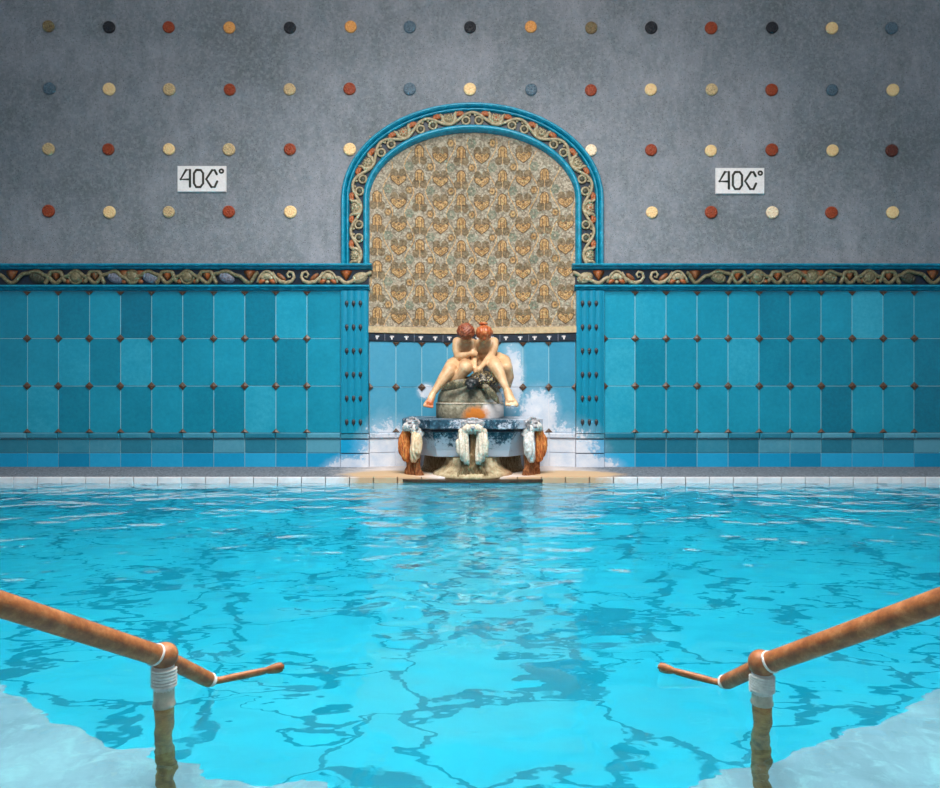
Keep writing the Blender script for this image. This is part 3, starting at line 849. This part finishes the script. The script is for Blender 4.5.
n = m.noise(60, 5, .75); m.color(m.ramp(n, [(.3, S(168,160,150)), (.5, S(216,210,204)), (.7, S(240,236,232))])); m.bump(n, .35, .006); M_CRUST = m.m
m = Mat('cream_crust', .8, .2)
n = m.noise(55, 5, .75, stretch=(2,2,.5)); m.color(m.ramp(n, [(.3, S(190,148,104)), (.5, S(230,198,160)), (.75, S(244,228,206))])); m.bump(n, .4, .006); M_CCRUST = m.m
m = Mat('rust_crust', .6, .35)
n = m.noise(40, 6, .75, stretch=(2.5,2.5,.35)); m.color(m.ramp(n, [(.34, S(84,34,18)), (.46, S(170,84,36)), (.58, S(220,140,70)), (.74, S(244,196,132))])); m.bump(n, .6, .012); M_RCRUST = m.m
m = Mat('brown_drip', .8, .25)
n = m.noise(42, 6, .75, stretch=(3,3,.35)); m.color(m.ramp(n, [(.3, S(66,48,30)), (.5, S(134,108,74)), (.72, S(206,186,150))])); m.bump(n, .9, .02); M_DRIP = m.m
m = Mat('rust_drip', .7, .3)
n = m.noise(40, 6, .75, stretch=(2.5,2.5,.35)); m.color(m.ramp(n, [(.3, S(58,28,16)), (.48, S(120,66,34)), (.62, S(178,118,70)), (.8, S(206,164,116))])); m.bump(n, .9, .015); M_RDRIP = m.m
m = Mat('ivory_crust', .85, .2)
n = m.noise(60, 5, .75); m.color(m.ramp(n, [(.3, S(164,146,122)), (.5, S(214,200,180)), (.7, S(238,230,218))])); m.bump(n, .35, .006); M_WCRUST = m.m
M_FOOTSHADE = simple('shadow_brown_stone', S(70,54,40), .4, .4, 30, .4)  # dark brown carries the shadow line along the fountain's foot
M_MASK = simple('grey_lime_mask', S(168,164,166), .8, .35, 60, .3, bd=.006)

FY = 6.1
fnt = thing('wall_fountain', 'blue-glazed fountain basin with crusted shell spouts at the foot of the niche', 'fountain', (CX, 6.5, .056))
bm = bmesh.new()
prof = []
def plan(inset, z, bm):
    """half octagon against the wall, front edge first"""
    i = inset
    pts = [(CX-.645+i, 7.08), (CX-.645+i, 6.43+i*.4), (CX-.375+i*.4, FY+i), (CX+.375-i*.4, FY+i), (CX+.645-i, 6.43+i*.4), (CX+.645-i, 7.08)]
    return [bm.verts.new((x, y, z)) for x, y in pts]
def stack(levels, bm):
    rings = [plan(i, z, bm) for i, z in levels]
    for a, b in zip(rings, rings[1:]):
        for k in range(6): bm.faces.new((a[k], a[(k+1)%6], b[(k+1)%6], b[k]))
    bm.faces.new(rings[0]); bm.faces.new(rings[-1])
stack([(.012,.472),(0,.480),(0,.552),(.008,.558)], bm)
obj('basin_rim', bm, M_BASIN, fnt)
bm = bmesh.new(); stack([(.05,.445),(.03,.452),(.03,.464),(.05,.472)], bm); obj('basin_groove', bm, M_NAVY, fnt)
bm = bmesh.new(); stack([(.17,.218),(.14,.226),(.125,.28),(.07,.40),(.05,.445)], bm); obj('basin_bowl', bm, M_BASIN, fnt)
bm = bmesh.new()
lathe(bm, [(.36,.002,0),(.365,.022,.2),(.345,.045,.4),(.29,.075,.8),(.25,.11,1),(.235,.15,1),(.235,.18,1)], (CX, 6.40, .034), 96, .93, 24, .04)
obj('fluted_foot', bm, M_BASE, fnt, True)
bm = bmesh.new()
pts = [(CX-.67,7.1),(CX-.67,6.20),(CX-.58,6.11),(CX-.3,6.06),(CX+.3,6.06),(CX+.58,6.11),(CX+.67,6.20),(CX+.67,7.1)]
a = [bm.verts.new((x,y,.012)) for x,y in pts]; b = [bm.verts.new((x,y,.036)) for x,y in pts]
for i in range(8): bm.faces.new((a[i],a[(i+1)%8],b[(i+1)%8],b[i]))
bm.faces.new(a); bm.faces.new(b)
obj('plinth', bm, M_FOOTSHADE, fnt)
bm = bmesh.new(); lathe(bm, [(.50,.0),(.47,.05),(.45,.19)], (CX, 6.68, .058), 48, .62); obj('core_block', bm, M_DRIP, fnt, True)

def shell(cx, cy, ang, mats, label, kz=1.0, wsc=1.0):
    """crusted double-lobed spout; local x across, -y outwards, turned by ang about z"""
    R = Matrix.Rotation(ang, 3, 'Z'); c0 = Vector((cx, cy, 0))
    T = lambda x, y, z: c0 + R @ Vector((x*wsc, y, z-.012))
    def finish(bm, nm, mat, par, vox=.007, rib=.0, sm=2):
        Ri = R.inverted()
        def d(co):
            l = Ri @ (co-c0)
            return rib*math.sin(l.x*190+l.z*10) + .0035*noise.noise(co*30) + .002*noise.noise(co*80)
        b = remeshed(bm, vox, sm, d); return obj(nm, b, mat, par, True)
    bm = bmesh.new()
    tube(bm, [T(-.105,-.03,.42), T(-.09,-.06,.46), T(-.05,-.085,.495), T(0,-.095,.508), T(.05,-.085,.495), T(.09,-.06,.46), T(.105,-.03,.42)], [.036,.040,.042,.044,.042,.040,.036], 10)
    tube(bm, [T(-.06,-.03,.47), T(0,-.05,.485), T(.06,-.03,.47)], [.03,.04,.03], 10)
    hood = finish(bm, 'spout_shell', mats[2], fnt, .008, .003); hood['label'] = label
    for sx, mat in ((-1, mats[0]), (1, mats[1])):
        bm = bmesh.new()
        chain(bm, [(T(sx*.035,-.075,.478), .026), (T(sx*.075,-.075,.445), .038), (T(sx*.098,-.085,.37), .048), (T(sx*.088,-.09,.29), .050), (T(sx*.062,-.085,.225), .036), (T(sx*.050,-.082,.200), .022)])
        chain(bm, [(T(sx*.055,-.07,.43), .026), (T(sx*.058,-.08,.34), .030), (T(sx*.048,-.08,.25), .026)])
        finish(bm, 'shell_lobe', mat, hood, .006, .0055)
    bm = bmesh.new(); rnd = random.Random(int(abs(cx)*1000)+3)
    chain(bm, [(T(0,-.01,.44), .03), (T(0,-.02,.30), .028), (T(0,-.03,.16), .030), (T(0,-.03,.075), .05)])
    for k in range(16):
        u = (-.12+.24*k/15)*(1 if ang == 0 else .75); w = rnd.uniform(.012,.024)
        chain(bm, [(T(u*.75,-.03-rnd.uniform(0,.03),.25), w), (T(u*.7,-.035-rnd.uniform(0,.03),.15), w*.9), (T(u*1.15,-.03-rnd.uniform(0,.035),.068), w*rnd.uniform(.6,1.3))], 8)
    finish(bm, 'lime_drip', mats[3], fnt, .008, .004, 1)
shell(CX, FY+.06, 0, (M_WCRUST, M_WCRUST, M_WCRUST, M_DRIP), 'white crusted centre spout')
shell(CX-.50, FY+.24, -.80, (M_RCRUST, M_CCRUST, M_CRUST, M_RDRIP), 'rust-streaked left spout', wsc=.95)
shell(CX+.50, FY+.24, .80, (M_CRUST, M_RCRUST, M_CRUST, M_RDRIP), 'right spout, white inside and rust-coloured outside', wsc=.95)
def mask(cx, cy, ang):
    R = Matrix.Rotation(ang, 3, 'Z'); c0 = Vector((cx, cy, .512)); T = lambda x, y, z: c0 + R @ Vector((x,y,z))
    bm = bmesh.new()
    ball(bm, T(0,-.01,0), (.06,.04,.05)); ball(bm, T(0,-.05,-.02), (.028,.03,.022)); ball(bm, T(0,-.045,.018), (.04,.02,.014))
    for sx in (-1,1):
        ball(bm, T(sx*.022,-.05,.0), .010)
        for q in range(6):
            a = -.9+q*.5; r = .075
            tube(bm, [T(sx*(r*math.cos(a)+.018*math.cos(b_*1.1)), -.02-.012, r*.62*math.sin(a)+.016*math.sin(b_*1.1)) for b_ in range(6)], .010, 6)
        tube(bm, [T(sx*.06,-.03,.02), T(sx*.085,-.035,.035), T(sx*.10,-.03,.018), T(sx*.09,-.03,.0)], [.014,.014,.012,.01], 8)
    b = remeshed(bm, .006, 1, lambda co: .003*noise.noise(co*70)); obj('lion_mask', b, M_MASK, fnt, True)
mask(CX, FY-.005, 0); mask(CX-.51, 6.265, -.87); mask(CX+.51, 6.265, .87)

# stone drum and dome the figures sit on
M_ROCK = M_STONE
ped = thing('domed_stone_block', 'grey domed stone block with an orange stain, standing on the basin below the figures', 'stone block', (CX-.025, 6.66, .558))
PC = (CX-.025, 6.66)
bm = bmesh.new(); lathe(bm, [(.318,0),(.322,.006),(.322,.128),(.316,.136)], (PC[0], PC[1], .559), 64, .95); b = bm
obj('drum', b, M_STONE, ped, True, .7)
bm = bmesh.new(); lathe(bm, [(.312,0)]+[(.312*math.cos(t)**.75 if t < 1.5 else .02, .255*math.sin(t)) for t in [.15*k for k in range(1, 11)]], (PC[0], PC[1], .697), 64, .95)
for v in bm.verts: v.co += (v.co-Vector((PC[0],PC[1],.7))).normalized()*.008*noise.noise(v.co*9)
obj('dome', bm, M_STONE, ped, True)
bm = bmesh.new(); lathe(bm, [(.318,0),(.326,.002),(.326,.009),(.314,.012)], (PC[0], PC[1], .690), 64, .95); obj('mortar_joint', bm, M_WCRUST, ped, True)

# figures -----------------------------------------------------------
m = Mat('cream_ceramic', .38, .5)
n = m.noise(11, 5, .6)
c = m.ramp(n, [(.3, S(184,140,100)), (.5, S(210,168,126)), (.72, S(228,190,150))])
c = m.mix(m.stain([(P(430,404,6.4), (.05,.12,.06)), (P(506,410,6.3), (.04,.1,.04))], 30, 1.0, .3, .12), c, S(190,98,52))
c = m.mix(m.stain([(P(513,407,6.25), (.03,.1,.018))], 40, .9, .2, .1), c, S(236,230,228))
m.color(c); m.bump(m.noise(70, 4), .2, .004); M_SKIN = m.m
m = Mat('red_brown_glaze', .35, .5)
n = m.noise(42, 5, .75); m.color(m.ramp(n, [(.3, S(64,28,18)), (.5, S(136,66,40)), (.72, S(186,120,80))])); m.bump(m.noise(60,4), .6, .008); M_HAIR1 = m.m
m = Mat('orange_brown_glaze', .3, .5)
n = m.noise(30, 5, .7); m.color(m.ramp(n, [(.3, S(130,58,26)), (.5, S(178,92,50)), (.75, S(222,150,96))])); m.bump(m.noise(60,4), .25, .004); M_HAIR2 = m.m

def hand(bm, w, d, s=1.0, spread=.35):
    """palm, four fingers and a thumb from wrist w towards unit vector d"""
    d = Vector(d).normalized(); side = d.cross(Vector((0,-1,0))).normalized(); up = side.cross(d)
    w = Vector(w); pm = w+d*.028*s
    cap(bm, w, pm, .022*s, .026*s, 10); 
    for k, L in ((-1.5,.036),(-.5,.044),(.5,.042),(1.5,.033)):
        a = pm+side*k*.0125*s; b_ = a+(d+side*k*.10*spread).normalized()*L*.62*s; c_ = b_+(d-up*.5).normalized()*L*.5*s
        chain(bm, [(a,.0095*s),(b_,.0085*s),(c_,.007*s)], 8)
    a = w+d*.012*s-side*.02*s; b_ = a-side*.018*s+d*.018*s; chain(bm, [(a,.010*s),(b_,.009*s),(b_+d*.018*s,.007*s)], 8)
def foot(bm, ankle, toe, s=1.0, side=None):
    ankle = Vector(ankle); toe = Vector(toe); d = (toe-ankle).normalized()
    side = side or d.cross(Vector((0,-1,0))).normalized()
    ball_ = ankle.lerp(toe, .68)
    cap(bm, ankle, ball_-side*.008*s, .027*s, .021*s); cap(bm, ankle, ball_+side*.012*s, .027*s, .021*s)
    ball(bm, ankle-d*.012+Vector((0,.02,0)), .026*s)
    for k, L, r in ((-1.7,.9,.0085),(-.85,1,.009),(0,1.06,.0095),(.85,1.08,.010),(1.8,1.05,.013)):
        a = ball_+side*k*.0135*s; chain(bm, [(a,r*s*1.1),(a.lerp(a+(toe-ball_)*L, .9)+side*k*.004*s, r*s)], 8)
def head(bm, c, down, s=1.0):
    """skull, cheeks, chin, nose, ears; face looks along 'down'"""
    c = Vector(c); f = Vector(down).normalized(); r_ = f.cross(Vector((0,0,1))).normalized(); u = r_.cross(f).normalized()
    R = Matrix((r_, f, u)).transposed()
    L = lambda x, y, z: c + R @ Vector((x*s, y*s, z*s))
    ball(bm, L(0,0,.01), (.076*s,.084*s,.085*s), 20, 14, R)
    ball(bm, L(0,.03,-.035), (.056*s,.052*s,.058*s), 16, 10, R)
    ball(bm, L(0,.058,-.075), (.022*s,.02*s,.016*s), 10, 8, R)
    for sx in (-1,1):
        ball(bm, L(sx*.036,.055,-.03), (.024*s,.020*s,.022*s), 10, 8, R)
        ball(bm, L(sx*.076,.0,-.01), (.011*s,.018*s,.024*s), 10, 8, R)
        ball(bm, L(sx*.03,.074,.002), (.013*s,.009*s,.009*s), 8, 6, R)
    chain(bm, [(L(0,.082,.0), .009*s), (L(0,.096,-.026), .012*s)], 8)
    for z, w_ in ((-.046,.018),(-.055,.015)):
        tube(bm, [L(-w_,.078,z), L(0,.086,z), L(w_,.078,z)], [.004*s,.007*s,.004*s], 6)
    return L, R
def body(parts, extra, vox=.0062):
    bm = bmesh.new()
    for ch in parts: chain(bm, [(P(*q[:3]), q[3]) for q in ch])
    extra(bm)
    return remeshed(bm, vox, 3)

kid1 = thing('child_statue', 'left seated ceramic child statue with curly red-brown hair, its long leg trailing to the left', 'statue', (WX(462)*.96, 6.7, .9), 'pair of seated child statues')
def ex1(bm):
    ball(bm, P(465,347,6.69), (.105,.072,.085)); ball(bm, P(462,362,6.76), (.115,.10,.075)); ball(bm, P(463,354,6.72), (.088,.07,.07))
    ball(bm, P(445,376.5,6.49), (.042,.045,.06), rot=Matrix.Rotation(.6,3,'Y'))
    hand(bm, P(469.5,353.8,6.53), (.8,-.1,.05), 1.0); hand(bm, P(475,366,6.5), (.1,-.3,-1), .9)
    foot(bm, P(432.5,394.5,6.42), P(428.3,407,6.36), 1.2)
    foot(bm, P(449,384,6.55), P(443.5,388,6.50), .8)
    head(bm, P(466.6,334.3,6.57), (.14,-.60,-.82), .80)
bm = body([
 [(461,364,6.76,.09),(462,353,6.74,.075),(464.5,345,6.70,.078),(465.5,338,6.64,.042),(466,334,6.58,.04)],
 [(464.5,345,6.70,.06),(457,341.8,6.69,.045),(456,349,6.66,.038),(457.8,356.2,6.60,.034),(463,355.4,6.56,.032),(469.5,353.8,6.53,.022)],
 [(464.5,345,6.70,.06),(472.5,342.8,6.69,.042),(474,355,6.60,.031),(475,366,6.50,.021)],
 [(458,364,6.74,.085),(453,366,6.62,.078),(449.5,370.5,6.50,.066),(443.5,378,6.47,.051),(437,387.5,6.44,.036),(432.5,394.5,6.42,.027)],
 [(464,365,6.74,.085),(466,365.5,6.60,.075),(466,368,6.46,.064),(459,376.5,6.50,.048),(449,384,6.55,.028)],
], ex1)
b1o = obj('figure_body', bm, M_SKIN, kid1, True)
def curls(c, R, r, n, amp, mat, name, par, region):
    bm = bmesh.new(); c = Vector(c)
    ball(bm, c, (r*.98, r*.98, r*.93), 24, 16)
    rnd = random.Random(5)
    for k in range(n):
        z = 1-2*(k+.5)/n; a = k*2.39996; d = Vector((math.sqrt(1-z*z)*math.cos(a), math.sqrt(1-z*z)*math.sin(a), z))
        if d.dot(region) < -.55: continue
        ball(bm, c+d*r*.93, rnd.uniform(.8,1.25)*amp, 8, 6)
    return obj(name, remeshed(bm, .005, 1), mat, par, True)
curls(P(465.8,332.0,6.50), None, .080, 170, .013, M_HAIR1, 'hair', kid1, Vector((-.1,-.05,1)).normalized())

kid2 = thing('child_statue', 'right seated ceramic child statue with smooth orange-brown hair and topknot, reaching to the turtle', 'statue', (WX(490)*.96, 6.7, .9), 'pair of seated child statues')
def ex2(bm):
    ball(bm, P(485.5,347,6.69), (.105,.072,.085)); ball(bm, P(492,361,6.77), (.12,.10,.08)); ball(bm, P(488,354,6.72), (.095,.072,.075))
    ball(bm, P(499.5,373.5,6.42), (.045,.048,.062), rot=Matrix.Rotation(-.45,3,'Y'))
    hand(bm, P(481.2,367.2,6.46), (-.62,-.2,-.6), 1.1)
    foot(bm, P(507.8,392,6.34), P(511.5,405.5,6.24), 1.5, side=Vector((1,0,.05)).normalized())
    foot(bm, P(507,390,6.66), P(511,399,6.6), .9)
    head(bm, P(484.2,334.3,6.57), (-.03,-.60,-.82), .80)
    ball(bm, P(475.6,360,6.68), .02); ball(bm, P(478,351,6.76), .06); ball(bm, P(476,361,6.78), (.085,.06,.07)); ball(bm, P(481,366,6.74), (.07,.07,.05))
bm = body([
 [(491.5,363,6.76,.095),(488.5,353,6.74,.08),(485.5,345,6.70,.08),(484.5,338,6.64,.043),(484,334,6.58,.04)],
 [(485.5,345,6.70,.06),(494,342,6.69,.047),(494,348.5,6.65,.041),(491,355.5,6.59,.036),(486,361.5,6.52,.030),(481.2,367.2,6.46,.022)],
 [(485.5,345,6.70,.06),(478,343.5,6.71,.042),(477,352,6.76,.033),(476,360,6.70,.024)],
 [(490,364,6.74,.088),(493,364,6.58,.078),(496,367.5,6.44,.067),(500.5,376,6.40,.052),(504.5,385,6.36,.036),(507.5,391.5,6.34,.028)],
 [(497,361,6.76,.09),(503,362.5,6.66,.08),(506.3,367.5,6.56,.060),(509,377,6.60,.048),(507,390,6.66,.028)],
], ex2)
b2o = obj('figure_body', bm, M_SKIN, kid2, True)
bm = bmesh.new(); c = P(484.2,332.6,6.51)
ball(bm, c, (.083,.082,.070), 28, 18); chain(bm, [(P(484.2,334,6.50), .058), (P(484.5,338.4,6.47), .022)])
o = obj('hair', remeshed(bm, .005, 2, lambda co: .0022*math.sin(co.x*210)), M_HAIR2, kid2, True)
bm = bmesh.new(); lathe(bm, [(.022,0),(.030,.008),(.046,.016),(.040,.028),(.012,.036)], P(483.2,325.9,6.54), 20); obj('topknot', bm, M_HAIR2, o, True)

# turtle -------------------------------------------------------------
m = Mat('speckled_dark_shell', .35, .5)
v = m.vor(42); n = m.noise(60, 4, .8)
c = m.ramp(n, [(.4, S(24,24,24)), (.55, S(54,48,36)), (.62, S(176,150,96))]); m.color(m.mix(m.rng(v, .25, .1), c, S(188,160,108))); m.bump(v, .8, .01); M_SHELL = m.m
M_TURT = simple('dark_turtle_glaze', S(34,38,40), .35, .5, 50, .4)
m = Mat('olive_flipper', .4, .5)
n = m.noise(45, 5, .75); m.color(m.ramp(n, [(.3, S(40,40,34)), (.5, S(96,88,66)), (.75, S(176,160,124))])); m.bump(n, .5, .008); M_FLIP = m.m
tur = thing('turtle_statue', 'dark glazed turtle statue held on the dome between the two children', 'statue', P(475,380,6.5))
bm = bmesh.new()
ball(bm, P(483,381.5,6.47), (.165,.13,.075), 24, 14)
ball(bm, P(483,378.5,6.45), (.125,.10,.07), 20, 12)
obj('shell', remeshed(bm, .007, 2, lambda co: .004*noise.noise(co*40)), M_SHELL, tur, True)
bm = bmesh.new(); chain(bm, [(P(474,382,6.40), .04), (P(471,385.2,6.33), .036)]); ball(bm, P(472,382.5,6.31), (.066,.06,.046)); ball(bm, P(470.5,387.2,6.265), (.036,.034,.028))
for sx in (-1,1): ball(bm, P(471+sx*4,383.8,6.262), .012)
obj('head', remeshed(bm, .005, 2), M_TURT, tur, True)
def flip(pts, sy=.35):
    b = bmesh.new(); tube(b, [P(*q[:3]) for q in pts], [q[3] for q in pts], 12, sy=sy); return b
obj('flipper', remeshed(flip([(470,382.0,6.38,.025),(464,382.6,6.335,.038),(456,384.3,6.335,.046),(448,387,6.37,.038),(441.5,390.5,6.43,.012)], .4), .005, 2), M_FLIP, tur, True)
obj('flipper', remeshed(flip([(482,383,6.37,.02),(486,387.5,6.345,.034),(491,393,6.345,.038),(496,399,6.36,.030),(499,403.5,6.365,.010)], .4), .005, 2), M_FLIP, tur, True)

# ------------------------------------------------------------------ handrails
m = Mat('rusty_wood', .5, .45)
n = m.noise(30, 6, .75); n2 = m.noise(130, 3, .8)
c = m.ramp(n, [(.3, S(116,64,32)), (.5, S(160,96,52)), (.72, S(196,134,86))])
m.color(m.mix(m.rng(n2, .55, .72, 0, .55), c, S(104,54,26))); m.bump(n2, .3, .002); M_COPPER = m.m
M_ROPE = simple('white_cord', S(222,218,212), .8, .12, 60, .3)
M_SLEEVE = simple('stained_white_sleeve', S(186,172,152), .5, .25, 25, .3)
m = Mat('corroded_post', .6, .4)
n = m.noise(26, 5, .7); m.color(m.ramp(n, [(.3, S(120,70,36)), (.5, S(186,118,66)), (.75, S(214,158,98))])); m.bump(n, .4, .005); M_POST = m.m
def catmull(keys, n=10):
    ks = [Vector(k) for k in keys]; ks = [ks[0]*2-ks[1]]+ks+[ks[-1]*2-ks[-2]]; out = []
    for i in range(1, len(ks)-2):
        for q in range(n):
            t = q/n; a,b,c_,d = ks[i-1],ks[i],ks[i+1],ks[i+2]
            out.append(.5*((2*b)+(c_-a)*t+(2*a-5*b+4*c_-d)*t*t+(3*b-a-3*c_+d)*t**3))
    out.append(ks[-2]); return out
def handrail(side, joint, far, bend, tip, label, tube_y, sleeve_y, wrap):
    J = P(*joint); A = P(*far); B = P(*bend); Tp = P(*tip)
    d = (A-J); E = J + d*3.1
    t = thing('pool_handrail', label, 'handrail', (J.x, J.y, -.42), 'handrails flanking the pool steps')
    ax = d.normalized()
    bm = bmesh.new(); tube(bm, [E, A, J+ax*.012], [.0242,.0242,.0242], 24); obj('upper_rail', bm, M_COPPER, t, True, .8)
    bm = bmesh.new(); ds = (B-J).normalized()
    tube(bm, [J, B-ds*.03, B-ds*.01, B+ds*.012], [.0195,.0195,.018,.010], 20); obj('lower_rail', bm, M_COPPER, t, True, .8)
    bm = bmesh.new(); e = Tp-B
    pts = [B-ds*.035, B+e*.05, B+e*.3, B+e*.62, B+e*.8, B+e*.93, Tp]
    pts = catmull(pts, 5); rr = []
    for i in range(len(pts)):
        u = i/(len(pts)-1)
        r_ = .014*(1-u)+.0075*u if u < .6 else .0090+.0068*math.sin(PI*(u-.6)/.4)**.8
        if u > .96: r_ = .007
        rr.append(r_)
    tube(bm, pts, rr, 16, sy=.8); obj('paddle_end', bm, M_COPPER, t, True, .8)
    bm = bmesh.new(); ball(bm, J+Vector((0,0,.004)), (.0335,.0335,.033), 28, 18); obj('ball_joint', bm, M_COPPER, t, True)
    def coil(c, axis, r, w, turns, rc):
        axis = Vector(axis).normalized(); s_ = axis.cross(Vector((0,1,.3))).normalized(); u_ = s_.cross(axis); b = bmesh.new(); n = int(turns*20)
        tube(b, [Vector(c)+axis*(w*i/n-w/2)+(s_*math.cos(2*PI*i/20)+u_*math.sin(2*PI*i/20))*r for i in range(n+1)], rc, 6); return b
    obj('white_ring', coil(J+ax*.030, ax, .0255, .004, 2, .0022), M_ROPE, t, True)
    obj('white_ring', coil(B-ds*.012, (ds*.8+e.normalized()*.4), .0190, .012, 3, .0018), M_ROPE, t, True)  # bright water meniscus at the bend, modelled as a coil in cord white
    zt_ = J.z-.024; zw = P(joint[0], wrap, joint[2]).z; zs = P(joint[0], sleeve_y, joint[2]).z
    bm = bmesh.new(); tube(bm, [(J.x,J.y,zt_+.01),(J.x,J.y,zw-.002)], .0245, 20); 
    obj('cord_core', bm, M_ROPE, t, True, .8)
    obj('cord_wrap', coil((J.x,J.y,(zt_+zw)/2+.002), (0,0,1), .0275, abs(zt_-zw)-.006, 6, .0038), M_ROPE, t, True)
    bm = bmesh.new(); lathe(bm, [(.026,0),(.0275,.004),(.026,.010),(.0245,.014),(.0245,abs(zw-zs))], (J.x,J.y,zs), 24); obj('sleeve', bm, M_SLEEVE, t, True, .8)
    bm = bmesh.new(); tube(bm, [(J.x,J.y,zs+.01),(J.x,J.y,-.42)], .0235, 20); obj('post', bm, M_POST, t, True, .8)
    bm = bmesh.new(); tube(bm, [E-ax*.05+Vector((0,0,-.01)), (E.x-ax.x*.05,E.y-ax.y*.05,-.42)], .0235, 20); obj('post', bm, M_COPPER, t, True, .8)
handrail(-1, (164,657.5,1.745), (0,604,1.385), (213,682,1.893), (284,666.5,1.965), 'copper-brown pool handrail with white cord wrap at the left side', 0, 706, 688.5)
handrail(1, (762,665,1.745), (940,601,1.385), (722,684,1.885), (658,666.5,1.965), 'copper-brown pool handrail with white cord wrap at the right side', 0, 704, 693)

# ------------------------------------------------------------------ light
world = bpy.data.worlds.new('World'); sc.world = world; world.use_nodes = True
bg = world.node_tree.nodes['Background']; bg.inputs['Color'].default_value = (.84,.92,1,1); bg.inputs['Strength'].default_value = .30
def area(name, loc, target, size, power, col, sy=None):
    l = bpy.data.lights.new(name, 'AREA'); l.energy = power; l.size = size; l.color = col
    if sy: l.shape = 'RECTANGLE'; l.size_y = sy
    o = bpy.data.objects.new(name, l); COL.objects.link(o); o.location = loc
    o.rotation_euler = (Vector(target)-Vector(loc)).to_track_quat('-Z', 'Y').to_euler(); return o
sk = area('skylight', (0, 2.6, 5.9), (0, 3.0, 0), 3.4, 400, (1,.99,.97), 3.0); sk.data.spread = math.radians(125)
area('hall_lamp', (0.1, 2.8, 3.9), (0.1, 7, 1.3), 1.4, 120, (1,.97,.93))

# ------------------------------------------------------------------ camera
cam = bpy.data.cameras.new('Camera'); co = bpy.data.objects.new('Camera', cam); COL.objects.link(co)
co.location = (0, 0, CAMZ); co.rotation_euler = (PI/2, 0, 0)
cam.sensor_fit = 'HORIZONTAL'; cam.sensor_width = 36; cam.lens = 36*F/940; cam.clip_start = .02
sc.camera = co
vs = sc.view_settings
vs.view_transform = 'Standard'; vs.look = 'None'; vs.gamma = 1; vs.use_curve_mapping = False; vs.exposure = 0.0
